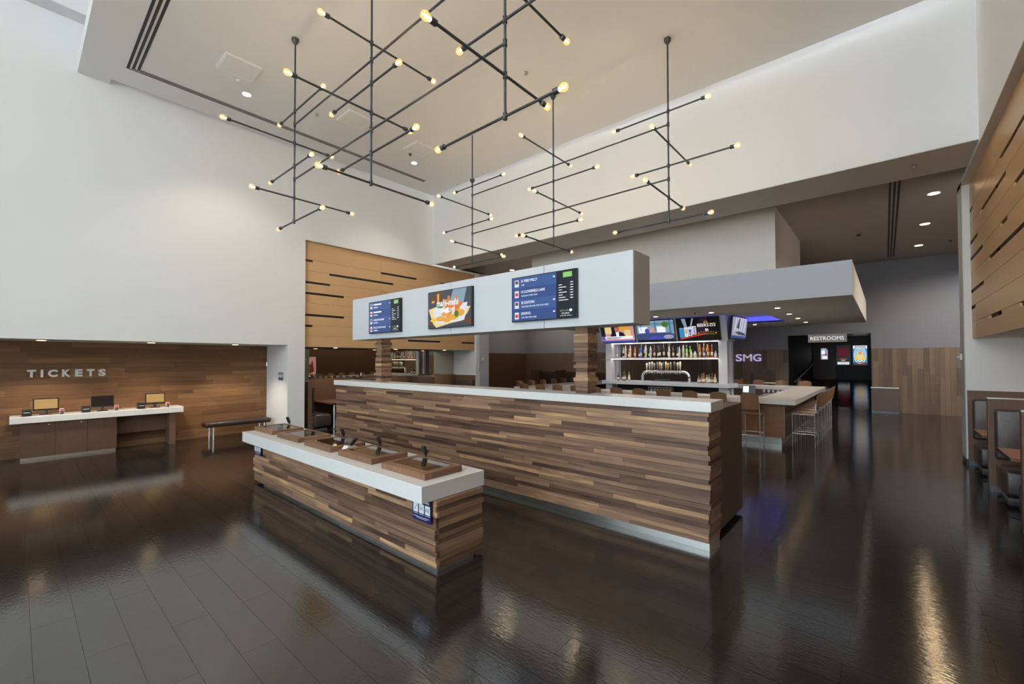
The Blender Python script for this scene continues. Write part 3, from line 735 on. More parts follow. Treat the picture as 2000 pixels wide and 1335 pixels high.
# ================================================================== CHANDELIERS
def chandelier(X, label, slid):
    t = thing('pipe_chandelier', label, 'chandelier', (X, 5.38, 4.46), 'pipe chandeliers')
    Ys = (7.89, 5.37, 2.87); r = .0145
    lv = [6.43, 6.19, 5.86, 5.45, 5.21, 4.88, 4.46]
    arms = {0: [('Y', .68, 1.08), 0, ('X', -1.1, .68), ('Y', 1.1, .68), 0, ('X', -.68, 1.1), ('Y', .68, 1.08)],
            1: [('X', -.72, 1.09) if not slid else ('X', -1.1, .68), 0, ('Y', 1.15, .66) if not slid else ('Y', .66, 1.08), ('X', -1.12, .65) if not slid else ('X', -.68, 1.14), 0, ('Y', .9, 1.03) if not slid else ('Y', 1.05, .69), ('X', -.74, 1.06) if not slid else ('X', -1.05, .70)],
            2: [('Y', 1.06, .68), 0, ('X', -.72, 1.12), ('Y', .68, 1.12), 0, ('X', -1.0, .72), ('Y', 1.05, .71)]}
    for i, Y in enumerate(Ys):
        st = obj('stem', T([(X, Y, 4.46), (X, Y, ZC-.01)], r, 10), M['pipe'], t, True)
        zc = 6.50 if (slid and i == 0) else ZC-.10
        obj('canopy_cup', lathe([(.02, 0), (.034, .012), (.05, .045), (.062, .065), (.062, .097)], (X, Y, zc), 14), M['pipe'], st, True)
        if slid and i == 0: obj('ceiling_plate', lathe([(.03, 0), (.03, .012)], (X, Y, ZC-.0125), 14), M['paper'], st, True)
        for k_, a in enumerate(arms[i]):
            z = lv[k_]
            j = lathe([(.024, -.034), (.024, -.02), (.021, -.018), (.021, .018), (.024, .02), (.024, .034)], (X, Y, z), 10)
            obj('tee_joint', j, M['pipe'], st, True)
            if not a: continue
            dx, dy = (1, 0) if a[0] == 'X' else (0, 1)
            e0 = a[1] if a[0] == 'X' else -a[2]; e1 = a[2] if a[0] == 'X' else a[1]
            sg = lambda e: (X+dx*e, Y+dy*e, z)
            s0, s1 = (1 if e0 > 0 else -1), 1
            in_ = .105
            rod = obj('cross_rod', T([sg(e0+in_), sg(e1-in_)], r, 10), M['pipe'], t, True)
            for e, sn in ((e0, -1), (e1, 1)):
                ax = (dx*sn, dy*sn, 0)
                c0 = sg(e-sn*in_)
                obj('socket', lathe([(.02, -.012), (.03, -.006), (.03, .05), (.026, .056)], c0, 12, axis=ax), M['pipe'], rod, True)
                obj('bulb', lathe([(.014, .05), (.017, .060), (.030, .074), (.038, .092), (.040, .108), (.036, .126), (.026, .140), (.010, .147), (.001, .148)], c0, 14, axis=ax), M['bulb'], rod, True)
                obj('filament', lathe([(.003, .062), (.008, .08), (.011, .102), (.008, .122), (.002, .128)], c0, 10, axis=ax), M['filament'], rod, True)
    for z in (6.19, 5.21): obj('long_rod', T([(X, 7.89, z), (X, 2.87, z)], r, 10), M['pipe'], t, True)
chandelier(3.216, 'black iron pipe chandelier with globe bulbs over the ticket kiosk, nearer the viewer', False)
chandelier(7.58, 'black iron pipe chandelier with globe bulbs beyond the hanging sign', True)

# ================================================================== BOOTHS
def booth_set(side):
    """side +1: left alcove (Y from 12.15 up), -1: right alcove (Y from -1.17 down)"""
    q = (lambda a: 12.15+a) if side > 0 else (lambda a: -1.165-a)
    D = 1.245 if side > 0 else 1.425
    nm = 'left' if side > 0 else 'right'
    yb = lambda a, b: (min(q(a), q(b)), max(q(a), q(b)))
    xs = [XE-.02, 9.69, 7.53, 5.37]
    wn = ['end wall', 'first partition', 'second partition', 'third partition']
    for i, X in enumerate(xs):
        base = (X, q(D/2), 0)
        if i:
            p = thing('booth_partition', 'brown wood booth partition in the %s alcove, %s from the end wall' % (nm, ORD[i]), 'partition', (X+.05, q(D/2), 0), 'booth partitions')
            obj('panel', B(X, X+.10, *yb(0, D), .09, 1.40), M['lam'], p)
            obj('cap', B(X-.004, X+.104, *yb(-.004, D), 1.4005, 1.415), M['steel'], p)
            obj('plinth', B(X+.006, X+.094, *yb(.008, D-.01), 0, .0895), M['kick'], p)
        else:
            p = thing('booth_partition', 'brown wood wainscot panel on the end wall of the %s booth alcove' % nm, 'partition', (X, q(D/2), 0), 'booth partitions')
            obj('panel', B(X, X+.016, *yb(0.0, D), .09, 1.41), M['lam'], p)
            obj('plinth', B(X+.004, X+.016, *yb(.008, D-.01), 0, .0895), M['kick'], p)
        for f, on in ((-1, i < 3), (1, i > 0)):
            if not on: continue
            x0 = X if f < 0 else X+.10
            word = 'facing the viewer' if f < 0 else 'facing the end wall'
            b = thing('booth_bench', 'dark leather booth seat %s on the %s in the %s alcove' % (word, wn[i], nm), 'booth seat', (x0+f*.28, q(D/2), 0), 'booth seats')
            xx = lambda a, c: (min(x0+f*a, x0+f*c), max(x0+f*a, x0+f*c))
            obj('back_cushion', rbox(*xx(.002, .10), *yb(.06, D-.03), .51, 1.25, .035, 3), M['leather'], b, True)
            obj('seat_cushion', rbox(*xx(.12, .62), *yb(.07, D-.03), .09, .45, .05, 3), M['leather'], b, True)
            obj('seat_support', B(*xx(.003, .119), *yb(.075, D-.03), .05, .42), M['lam'], b)
            obj('plinth', B(*xx(.03, .5), *yb(.12, D-.03), 0, .0495), M['kick'], b)
    for i in range(3):
        xm = (xs[i+1]+.10+xs[i])/2
        t = thing('booth_table', 'wood booth table in the %s alcove, %s from the end wall' % (nm, ORD[i+1]), 'table', (xm, q(D/2), 0), 'booth tables')
        obj('table_top', B(xm-.44, xm+.44, *yb(.01, D-.01), .715, .755), M['tablewood'], t)
        obj('edge_band', B(xm-.442, xm+.442, *yb(.004, .0095), .713, .757), M['black'], t)
        obj('post', T([(xm-.30, q(.16), .012), (xm-.30, q(.16), .7145)], .03, 12), M['chrome'], t, True)
        obj('foot_plate', lathe([(.16, 0), (.16, .008), (.03, .012)], (xm-.30, q(.16), 0), 20), M['black'], t, True)
        m = thing('condiment_tray', 'dark red tray on the %s alcove booth table %s from the end wall' % (nm, ORD[i+1]), 'tray', (xm+.1, q(.25), .755), 'trays on booth tables')
        obj('dish', rbox(xm-.0, xm+.16, *yb(.18, .34), .7555, .775, .006, 1), M['red'], m)
        obj('caddy', rbox(xm+.03, xm+.13, *yb(.22, .30), .7755, .80, .006, 1), M['red'], m)
booth_set(1); booth_set(-1)
for nm, lb, x, y, sg in (('motion_sensor', 'white motion sensor on the grey column left of the bar', 12.18, YL-.012, -1), ('motion_sensor', 'white motion sensor on the right end wall', 12.2, YR, 1)):
    t = thing(nm, lb, 'sensor', (x, y, 2.05))
    y0, y1 = sorted((y, y+sg*.03)); obj('box', rbox(x-.05, x+.05, y0, y1, 1.98, 2.11, .006, 1), M['paper'], t)
    obj('lens', lathe([(.03, 0), (.03, .02), (.02, .04), (.003, .05)], (x, y+sg*.03, 2.045), 12, axis=(0, sg, 0)), M['drink'], t, True)

# ================================================================== BAR
t = thing('bar_counter', 'large four sided bar with pale stone top and wood front', 'bar counter', (14.75, 5.7, 0))
obj('countertop', B(11.5, 12.33, 1.54, 9.87, .968, 1.076), M['quartz'], t)
obj('countertop', B(12.3305, 17.1695, 1.54, 2.32, .968, 1.076), M['quartz'], t)
obj('countertop', B(17.17, 18.0, 1.54, 9.87, .968, 1.076), M['quartz'], t)
obj('countertop', B(12.3305, 17.1695, 9.09, 9.87, .968, 1.076), M['quartz'], t)
for a, b in ((1.82, 3.4), (3.404, 4.9), (4.904, 6.4), (6.404, 7.9), (7.904, 9.59)): obj('front_panel', B(11.74, 11.76, a+.002, b, .17, .967), M['barwood'], t)
obj('corner_post', B(11.735, 11.76, 1.78, 1.82, .17, .967), M['stoolwood'], t)
obj('side_panel', B(11.76, 17.7, 1.80, 1.82, .17, .967), M['lamdark'], t)
obj('side_panel', B(11.76, 17.7, 9.59, 9.61, .17, .967), M['lamdark'], t)
obj('rear_panel', B(17.7, 17.72, 1.82, 9.59, .17, .967), M['barwood'], t)
for q in ((11.80, 11.83, 1.86, 9.55), (11.83, 17.65, 1.86, 1.89), (11.83, 17.65, 9.52, 9.55), (17.62, 17.65, 1.89, 9.52)): obj('toe_kick', B(*q, 0, .17), M['steel'], t)
for q in ((12.30, 12.32, 2.3, 9.1), (17.18, 17.2, 2.3, 9.1)): obj('inner_panel', B(*q, .2, .967), M['lamdark'], t)

def make_stool():
    t = thing('bar_stool', '', 'bar stool', (0, 0, 0), 'stools around the bar')
    w, d = .195, .215; r = .0115
    for sx, sy in ((1, 1), (1, -1)): obj('leg', T([(d, sy*w, 0), (d, sy*w, .745)], r, 8), M['chrome'], t, True)
    for sy in (1, -1): obj('leg', T([(-d, sy*w, 0), (-d, sy*w, .8), (-d-.035, sy*w, 1.02)], r, 8), M['chrome'], t, True)
    for sy in (1, -1):
        obj('seat_rail', T([(-d, sy*w, .742), (d, sy*w, .742)], r, 8), M['chrome'], t, True)
        obj('side_stretcher', T([(-d, sy*w, .30), (d, sy*w, .30)], r*.85, 8), M['chrome'], t, True)
    obj('footrest', T([(d, -w, .30), (d, w, .30)], r*.85, 8), M['chrome'], t, True)
    obj('rear_stretcher', T([(-d, -w, .27), (-d, w, .27)], r*.7, 8), M['chrome'], t, True)
    def sheet(fn, nu, nv, th):
        bm = bmesh.new(); g_ = []
        for s_ in (0, 1):
            g_.append([[bm.verts.new(fn(i/nu*2-1, j/nv, s_*th)) for j in range(nv+1)] for i in range(nu+1)])
        for i in range(nu):
            for j in range(nv):
                a, b = g_
                bm.faces.new((a[i][j], a[i+1][j], a[i+1][j+1], a[i][j+1])); bm.faces.new((b[i][j], b[i][j+1], b[i+1][j+1], b[i+1][j]))
        def side(seq):
            for (i, j), (k_, l) in zip(seq, seq[1:]): bm.faces.new((g_[0][i][j], g_[0][k_][l], g_[1][k_][l], g_[1][i][j]))
        side([(i, 0) for i in range(nu+1)]); side([(i, nv) for i in range(nu+1)]); side([(0, j) for j in range(nv+1)]); side([(nu, j) for j in range(nv+1)])
        return bm
    # bent back: curved in plan, arched top
    obj('backrest', sheet(lambda u, v, e: Vector((-d-.005-.055*(1-u*u)-.06*v+e, u*.185, .865+v*(.33+.045*(1-u*u)))), 8, 4, .014), M['stoolwood'], t, True)
    obj('seat', sheet(lambda u, v, e: Vector((-.21+v*.43, u*.19, .758+e-.02*(1-u*u)*(1-abs(2*v-1)**3)-(.02*max(0, v-.85)/.15))), 8, 6, .013), M['stoolwood'], t, True)
    return t
ST = make_stool()
for i in range(11): place(ST, (11.27, 2.36+.665*i, 0), 0, 'wooden bar stool on the near side of the bar, %s from its right end' % ORD[i+1])
for i in range(6): place(ST, (12.0+.70*i, 1.43, 0), PI/2, 'wooden bar stool along the right side of the bar, %s from the viewer' % ORD[i+1])
for i in range(4): place(ST, (18.25, 2.17+.74*i, 0), PI, 'wooden bar stool on the far side of the bar, %s from its right end' % ORD[i+1])
for i in range(6): place(ST, (12.35+.73*i, 10.05, 0), -PI/2, 'wooden bar stool along the left side of the bar, %s from the viewer' % ORD[i+1])

# ---- canopy over the bar
t = thing('bar_canopy', 'pale blue grey canopy slab hanging over the bar', 'canopy', (15.9, 5.7, 3.37))
obj('fascia', B(11.5, 11.53, .50, 10.9, 3.372, 4.10), M['fascia'], t)
for q in ((11.531, 20.3, .50, .53), (11.531, 20.3, 10.87, 10.9), (20.27, 20.3, .531, 10.869)): obj('side_fascia', B(*q, 3.372, 4.10), M['soffit'], t)
obj('top_deck', B(11.531, 20.269, .531, 10.869, 4.06, 4.1), M['soffit'], t)
for q in ((11.5, 13.77, .5, 10.9), (18.15, 20.3, .5, 10.9), (13.7705, 18.1495, .5, 2.68), (13.7705, 18.1495, 8.72, 10.9)): obj('soffit_board', B(*q, 3.358, 3.3715), M['soffit'], t)
obj('coffer_lid', B(13.6, 18.3, 2.5, 8.9, 3.62, 3.66), M['ceil'], t)
for q in ((13.77, 13.79, 2.70, 8.70), (18.13, 18.15, 2.70, 8.70), (13.79, 18.13, 2.68, 2.70), (13.79, 18.13, 8.70, 8.72)): obj('blue_light_band', B(*q, 3.43, 3.60), M['blueled'], t)
spots = [(13.17, 5.43), (13.12, 3.77), (13.10, 2.12), (15.06, 2.14), (16.84, 2.15), (18.85, 2.17), (18.71, 3.79), (13.17, 7.1), (18.7, 5.5)]
lab = ['above the middle bar screen', 'above the right bar screen', 'at the near right corner', 'second along the right edge', 'third along the right edge', 'at the far right corner', 'on the far edge beyond the blue cove', 'above the left bar screen', 'on the far edge behind the bar tower']
for i, (x, y) in enumerate(spots): downlight('small downlight under the bar canopy '+lab[i], x, y, 3.358, .06, 90)
for i, x in enumerate((13.56, 16.47, 19.44)): downlight('bright downlight on the dark bar ceiling near the right wall, %s from the viewer' % ORD[i+1], x, -.88, ZB, .10, 105, (1, .72, .42), spot=2.6)
for i, x in enumerate((13.6, 16.5, 19.4)): downlight('downlight on the bar ceiling behind the right end wall, %s from the viewer' % ORD[i+1], x, -2.9, ZB, .10, 520, (1, .93, .84), spot=2.8)  # invented downlights, out of view, added to lift the dark bar hall
downlight('downlight on the dark bar ceiling seen above the hanging sign', 13.53, 11.71, ZB, .09, 220, spot=2.7)
for i, (x, y) in enumerate(((6.45, 12.75), (8.6, 12.75), (10.77, 12.75))): downlight('warm downlight over the left booths, %s from the viewer' % ORD[i+1], x, y, 2.39, .06, 60)
for i, x in enumerate((8.6, 10.77)): downlight('warm downlight over the right booths, %s from the viewer' % ORD[i+1], x, -1.9, 2.39, .06, 60)
for i, y in enumerate((13.0, 15.4)): downlight('warm downlight over the far left booths, %s from the right' % ORD[i+1], 19.6, y, ZB, .08, 220, spot=2.7)  # extra downlights added behind the sign to brighten the bar hall
ceil_bit('sprinkler_head', 'sprinkler head under the canopy above the right bar screen', 'sprinkler', 12.9, 4.15, 3.358, SPR, 'pipe')
ceil_bit('smoke_detector', 'dark detector on the bar ceiling left of the slot diffuser', 'detector', 16.6, .55, ZB, DET, 'pipe')
ceil_bit('sprinkler_head', 'sprinkler head on the bar ceiling near the far right downlight', 'sprinkler', 19.3, -1.6, ZB, SPR, 'pipe')

# ================================================================== BACK BAR TOWER
t = thing('back_bar', 'white framed back bar tower with lit bottle shelf in the middle of the bar', 'shelving', (14.95, 5.75, 0))
for y in (3.66, 7.55):
    for x in (14.30, 14.76): obj('post', B(x, x+.24, y, y+.25, 0, 1.134), M['post'], t); obj('post', B(x, x+.24, y, y+.25, 1.2505, 2.585), M['post'], t)
obj('counter', B(14.18, 15.12, 3.56, 7.90, 1.135, 1.25), M['fascia'], t)
obj('lower_shelf', B(14.45, 14.70, 3.92, 7.54, .60, .64), M['steel'], t)
obj('lower_back', B(14.71, 14.74, 3.92, 7.54, 0, 1.134), M['dark'], t)
obj('lower_front', B(14.45, 14.48, 3.92, 7.54, 0, .599), M['steel'], t)
obj('shelf', B(14.22, 14.75, 3.912, 7.548, 2.03, 2.075), M['paper'], t, label='lit white shelf')
obj('shelf_light', B(14.23, 14.30, 3.92, 7.54, 2.022, 2.0295), M['led'], t)
obj('head_light', B(14.25, 14.33, 3.92, 7.54, 2.572, 2.584), M['led'], t)
obj('side_glass', B(14.24, 14.28, 7.56, 7.95, 2.0, 2.012), M['drink'], t)
for y in (4.6, 5.5, 6.5): obj('hanger', T([(14.5, y, 2.076), (14.5, y, 2.584)], .006, 6), M['steel'], t)
# tilted screen housing: leans towards the viewer at the top
fH = lambda u, v, d: Vector((u, d, v))
obj('screen_housing', prism(((14.24, 2.586), (15.06, 2.586), (15.32, 3.357), (13.98, 3.357)), fH, 3.62, 7.94), M['post'], t)
def tilt_tv(label, yl, yr, draw):
    z0, z1 = 2.625, 3.335
    tt = thing('bar_screen', label, 'television', (14.1, (yl+yr)/2, z0), 'bar screens')
    n = Vector((-(3.357-2.586), 0, -.26)).normalized()
    f0 = lambda u, v, d=0: Vector((14.24-.26*((z0+v*(z1-z0))-2.586)/.771, yl-u*(yl-yr), z0+v*(z1-z0))) + n*d
    obj('bezel', prism(((0, 0), (1, 0), (1, 1), (0, 1)), f0, .002, .04), M['black'], tt)
    g0 = lambda u, v, d=0: f0(.015+.97*u, .03+.94*v, .0405+d)
    sc = obj('screen', rects([(0, 1, 0, 1)], g0, .002), M['black'], tt)
    fn = lambda layer: (lambda u, v, d=0: g0(u, v, .0025+.0009*layer+d*.0008))
    draw(lambda nm, bmk, mm: obj(nm, bmk, mm, sc), fn)
def draw_news(add, fn):
    layer_rect(add, fn, 'screen_image', 0, [(0, 1, 0, 1)], S_['pink'])
    layer_rect(add, fn, 'screen_image', 1, [(.0, .12, .3, 1), (.33, .5, .3, 1)], S_['suit'])
    layer_rect(add, fn, 'screen_image', 1, [(.55, .88, .62, 1)], S_['amber'])
    layer_rect(add, fn, 'screen_image', 1, [(.12, .32, .45, 1), (.72, .9, .3, .62)], S_['cream'])
    add('screen_image', prism(((.26, .3), (.32, .48), (.42, .55), (.58, .55), (.68, .48), (.74, .3)), fn(2), 0, .5), S_['suit'])
    add('screen_image', prism(((.46, .3), (.45, .55), (.55, .55), (.54, .3)), fn(3), 0, .5), S_['white'])
    add('screen_image', disc(fn(4), .5, .69, .075, .17, .5), S_['skin'])
    add('screen_image', disc(fn(5), .5, .84, .075, .06, .5), S_['suit'])
    layer_rect(add, fn, 'screen_image', 5, [(.1, .95, .17, .31)], S_['white'])
    layer_rect(add, fn, 'screen_image', 5, [(0, 1, 0, .09), (.02, .1, .12, .34)], S_['violet'])
    layer_rect(add, fn, 'screen_text', 6, [(.14, .6, .23, .26), (.14, .5, .19, .21)], S_['suit'])
def draw_studio(add, fn):
    layer_rect(add, fn, 'screen_image', 0, [(0, 1, 0, 1)], S_['glassb'])
    layer_rect(add, fn, 'screen_image', 1, [(.0, 1, .82, .86), (.1, .13, .5, 1), (.5, .53, .5, 1), (.88, .92, .4, 1)], S_['teal'])
    layer_rect(add, fn, 'screen_image', 1, [(.05, .3, .42, .72), (.55, .78, .42, .72)], S_['white'])
    add('screen_image', disc(fn(2), .78, .8, .09, .14, .5), S_['leaf'])
    add('screen_image', disc(fn(3), .42, .52, .07, .16, .5), S_['pink'])
    add('screen_image', disc(fn(3), .28, .5, .06, .14, .5), S_['violet'])
    add('screen_image', prism(((0, .08), (0, .38), (.4, .42), (.9, .40), (1, .3), (1, .08)), fn(4), 0, .5), S_['sea'])
    add('screen_image', prism(((.25, .08), (.4, .25), (.7, .22), (.75, .08)), fn(5), 0, .5), S_['violet'])
    add('screen_image', disc(fn(6), .84, .2, .13, .1, .5), S_['lilac'])
    layer_rect(add, fn, 'screen_image', 7, [(0, 1, 0, .08)], S_['suit'])
def draw_beer(add, fn):
    layer_rect(add, fn, 'screen_image', 0, [(0, 1, 0, 1)], S_['ink'])
    add('screen_image', prism(((.28, .2), (.6, 1), (.75, 1), (.6, .2)), fn(1), 0, .5), S_['wine'])
    add('screen_image', prism(((.2, .5), (.12, 1), (.22, 1), (.26, .5)), fn(1), 0, .5), S_['glassb'])
    add('screen_image', prism(((.3, .5), (.38, 1), (.42, 1), (.34, .5)), fn(1), 0, .5), S_['glassb'])
    layer_rect(add, fn, 'screen_image', 2, [(.05, .16, .12, .56)], S_['cyan'])
    add('screen_image', disc(fn(3), .105, .56, .05, .03, .5), S_['glassb'])
    layer_rect(add, fn, 'screen_image', 2, [(.17, .26, .15, .60), (.265, .36, .2, .62), (.365, .46, .25, .64)], S_['plate'])
    layer_rect(add, fn, 'screen_image', 3, [(.19, .24, .3, .5)], S_['gold']); layer_rect(add, fn, 'screen_image', 3, [(.285, .34, .35, .5), (.285, .34, .25, .32)], S_['violet'])
    add('screen_text', prism_text('lite', fn(3)), S_['suit'])
    add('screen_image', disc(fn(3), .42, .31, .02, .035, .5), S_['red'])
    add('screen_image', prism(((.06, .03), (.06, .09), (.66, .30), (.74, .27)), fn(4), 0, .5), S_['red'])
    add('screen_text', text('BEER2-D2', fn(4), .50, .92, .60, .72, .8, .012), S_['white']); add('screen_text', text('$6', fn(4), .67, .75, .38, .52, .8, .03), S_['white'])
    bm = rects([(.49, .93, .735, .75), (.55, .87, .34, .352), (.52, .9, .25, .262), (.5, .53, .28, .33), (.9, .93, .28, .33)], fn(4), .5); ring(fn(4), .70, .81, .03, .045, .8, 20, bm)
    add('screen_image', bm, S_['gold'])
def prism_text(tx, f):
    # lettering running up the side of the tall can
    g_ = lambda u, v, d=0: f(.44-v*.05, .36+u*.24, d)
    return text(tx, g_, 0, 1, 0, 1, .8, .02)
tilt_tv('left bar screen showing a man in a dark suit, partly behind the hanging sign', 7.86, 6.56, draw_news)
tilt_tv('middle bar screen showing a bright studio, partly behind the hanging sign', 6.48, 5.17, draw_studio)
tilt_tv('right bar screen advertising a six dollar beer on black', 5.11, 3.79, draw_beer)
# side screen on the right face of the housing, turned to the aisle
tt = thing('bar_screen', 'side bar screen on the right face of the tower, seen at an angle', 'television', (15.2, 3.5, 2.64), 'bar screens')
fS = lambda u, v, d=0: Vector((14.26+1.34*u-d*.1, 3.61-.12*u-.07*v-d, 2.64+.70*v))
obj('bezel', prism(((0, 0), (1, 0), (1, 1), (0, 1)), fS, 0, .06), M['black'], tt)
g1 = lambda u, v, d=0: fS(.03+.94*u, .04+.92*v, .0605+d)
sc = obj('screen', rects([(0, 1, 0, 1)], g1, .002), M['black'], tt)
g2 = lambda k_: (lambda u, v, d=0: g1(u, v, .0025+.0009*k_+d*.0008))
obj('screen_image', rects([(0, 1, 0, 1)], g2(0), .5), S_['lilac'], sc)
bm = bmesh.new()
for a in (.15, .3, .45, .6, .78): prism(((a, .3), (a+.08, 1), (a+.14, 1), (a+.05, .3)), g2(1), 0, .5, bm)
obj('screen_image', bm, S_['plate'], sc)
obj('screen_image', prism(((.2, .3), (.45, .18), (.95, .15), (.9, .26), (.5, .34)), g2(2), 0, .5), S_['slate'], sc)
obj('screen_image', prism(((.3, .5), (.42, .95), (.5, .95), (.48, .45)), g2(2), 0, .5), S_['slate'], sc)
obj('screen_image', rects([(0, 1, 0, .12)], g2(3), .5), S_['sea'], sc)

# ---- tap tower
t = thing('beer_tap_tower', 'chrome arched beer tap tower with a row of handles on the back bar', 'beer tap', (14.40, 5.63, 1.25))
pts = []
for i in range(9):
    a = PI/2*i/8; pts.append((14.40, 6.43-.20*(1-math.cos(a)), 1.40+.20*math.sin(a)))
pts = [(14.40, 6.43, 1.2505)] + pts
pts += [(14.40, 11.26-p[1], p[2]) for p in reversed(pts)]
obj('arch', T(pts, .045, 14), M['chrome'], t, True)
for y in (6.43, 4.83): obj('flange', lathe([(.075, .0005), (.075, .012), (.05, .016)], (14.40, y, 1.25), 16), M['chrome'], t, True)
hc = [(214, 214, 206), (190, 194, 190), (168, 170, 168), (150, 140, 110), (96, 116, 150), (196, 140, 60), (200, 200, 196), (48, 56, 104), (196, 176, 140), (210, 150, 50), (120, 140, 170), (110, 84, 60), (30, 28, 28), (170, 172, 172), (206, 206, 200)]
for i, y in enumerate((6.24, 6.14, 6.05, 5.97, 5.86, 5.78, 5.72, 5.66, 5.57, 5.5, 5.41, 5.29, 5.23, 5.18, 5.1)):
    f_ = obj('faucet', T([(14.36, y, 1.60), (14.32, y, 1.60), (14.30, y, 1.55), (14.30, y, 1.52)], .010, 8), M['chrome'], t, True)
    s_ = (.9, 1.0, 1.06)[i % 3]
    obj('handle', lathe([(.010, .0), (.014, .04), (.026, .10), (.034, .19*s_), (.031, .25*s_), (.014, .275*s_)], (14.335, y, 1.645), 10), mat('tap_handle_%d' % i, L(*hc[i]), .35), f_, True)

# ---- bottles
def bottle(label, x, y, z, col, h, r, kind, cap=(30, 26, 24), lab=(225, 222, 212)):
    t = thing('bottle', label, 'bottle', (x, y, z), 'bottles on the back bar')
    z += .0006
    P = {'tall': [(r*.9, 0), (r, .01), (r, h*.60), (r*.8, h*.68), (r*.36, h*.76), (r*.34, h*.93)],
         'round': [(r*.95, 0), (r*1.08, .03), (r*1.05, h*.45), (r*.75, h*.60), (r*.36, h*.68), (r*.34, h*.92)],
         'short': [(r*1.1, 0), (r*1.15, .02), (r*1.15, h*.55), (r*.6, h*.68), (r*.4, h*.72), (r*.4, h*.9)]}[kind]
    key = 'bottle_glass_%d_%d_%d' % col
    m = bpy.data.materials.get(key) or mat(key, L(*col), .08, spec=.8)
    b = obj('body', lathe(P, (x, y, z), 12), m, t, True)
    kc = 'cap_%d_%d_%d' % cap; mc = bpy.data.materials.get(kc) or mat(kc, L(*cap), .4)
    obj('cap', lathe([(r*.40, 0), (r*.40, h*.07)], (x, y, z+P[-1][1]+.0003), 10), mc, t, True)
    kl = 'label_%d_%d_%d' % lab; ml = bpy.data.materials.get(kl) or mat(kl, L(*lab), .6)
    rr = r*1.16 if kind == 'short' else r*1.09 if kind == 'round' else r*1.02
    obj('paper_label', lathe([(rr, h*.16), (rr, h*.42)], (x, y, z), 12), ml, t, True)
CLR, DRK, AMB, ORG, BLU, GRN = (190, 196, 200), (34, 24, 22), (168, 84, 28), (214, 98, 36), (40, 58, 150), (120, 188, 62)
shelf = [(7.37, (120, 170, 205), .36, 'tall'), (7.19, CLR, .42, 'tall'), (7.04, (205, 186, 196), .50, 'tall'), (6.98, ORG, .34, 'round'), (6.86, (214, 176, 160), .50, 'tall'), (6.79, (120, 92, 30), .22, 'short'), (6.68, ORG, .44, 'tall'),
         (6.58, BLU, .34, 'tall'), (6.46, (74, 92, 180), .44, 'tall'), (6.38, CLR, .42, 'tall'), (6.28, CLR, .50, 'tall'), (6.21, DRK, .36, 'tall'), (6.11, CLR, .46, 'tall'), (6.04, DRK, .36, 'tall'), (5.98, (86, 22, 24), .46, 'tall'),
         (5.90, DRK, .42, 'tall'), (5.79, DRK, .48, 'tall'), (5.72, (40, 34, 30), .46, 'tall'), (5.65, DRK, .52, 'tall'), (5.55, (46, 34, 60), .50, 'tall'), (5.47, CLR, .44, 'tall'), (5.40, DRK, .36, 'round'), (5.33, (70, 40, 38), .42, 'tall'),
         (5.24, (60, 62, 66), .36, 'tall'), (5.13, CLR, .42, 'tall'), (5.06, (214, 216, 210), .44, 'tall'), (5.00, CLR, .46, 'tall'), (4.94, GRN, .44, 'tall'), (4.89, (146, 200, 96), .36, 'tall'), (4.83, GRN, .42, 'round'),
         (4.75, (216, 220, 210), .30, 'round'), (4.69, CLR, .24, 'short'), (4.62, (214, 214, 206), .24, 'short'), (4.55, AMB, .46, 'tall'), (4.48, (180, 104, 44), .46, 'tall'), (4.40, (226, 164, 40), .50, 'tall'), (4.35, (60, 74, 150), .38, 'round'),
         (4.30, (216, 158, 52), .46, 'tall'), (4.23, AMB, .44, 'tall'), (4.16, (176, 76, 34), .44, 'round'), (4.01, CLR, .24, 'short')]
caps = [(30, 26, 24), (190, 190, 190), (170, 30, 30), (206, 160, 60)]
for i, (y, c_, h, kd) in enumerate(shelf):
    cn = 'dark' if sum(c_) < 220 else 'clear' if min(c_) > 150 else 'green' if c_[1] > c_[0] and c_[1] > c_[2] else 'blue' if c_[2] > c_[0] else 'amber'
    bottle('%s glass bottle on the lit bar shelf, %s from the left' % (cn, ORD[i+1]), 14.36+(.14 if i % 2 else 0), y, 2.075, c_, h*.92, .036, kd, caps[(i*7) % 4], ((226, 224, 214), (34, 34, 40), (226, 200, 150), (230, 230, 230))[(i*5) % 4])
low = [(7.33, (120, 30, 34), .30), (7.2, (50, 70, 30), .30), (7.08, (90, 110, 50), .36), (6.96, (196, 186, 160), .32)]
for i, (y, c_, h) in enumerate(low): bottle('liqueur bottle on the back bar counter left of the taps, %s from the left' % ORD[i+1], 14.36+(.1 if i % 2 else 0), y, 1.25, c_, h, .042, 'round', caps[i])
low = [(4.52, (150, 128, 100), .26), (4.46, (120, 110, 100), .30), (4.37, (150, 110, 70), .34), (4.31, (186, 180, 170), .26), (4.21, (150, 140, 120), .32), (4.15, (120, 92, 60), .30), (4.03, (170, 150, 120), .32)]
for i, (y, c_, h) in enumerate(low): bottle('short spirit bottle on the back bar counter right of the taps, %s from the left' % ORD[i+1], 14.36+(.11 if i % 2 else 0), y, 1.25, c_, h, .046, 'round', caps[(i*3) % 4])

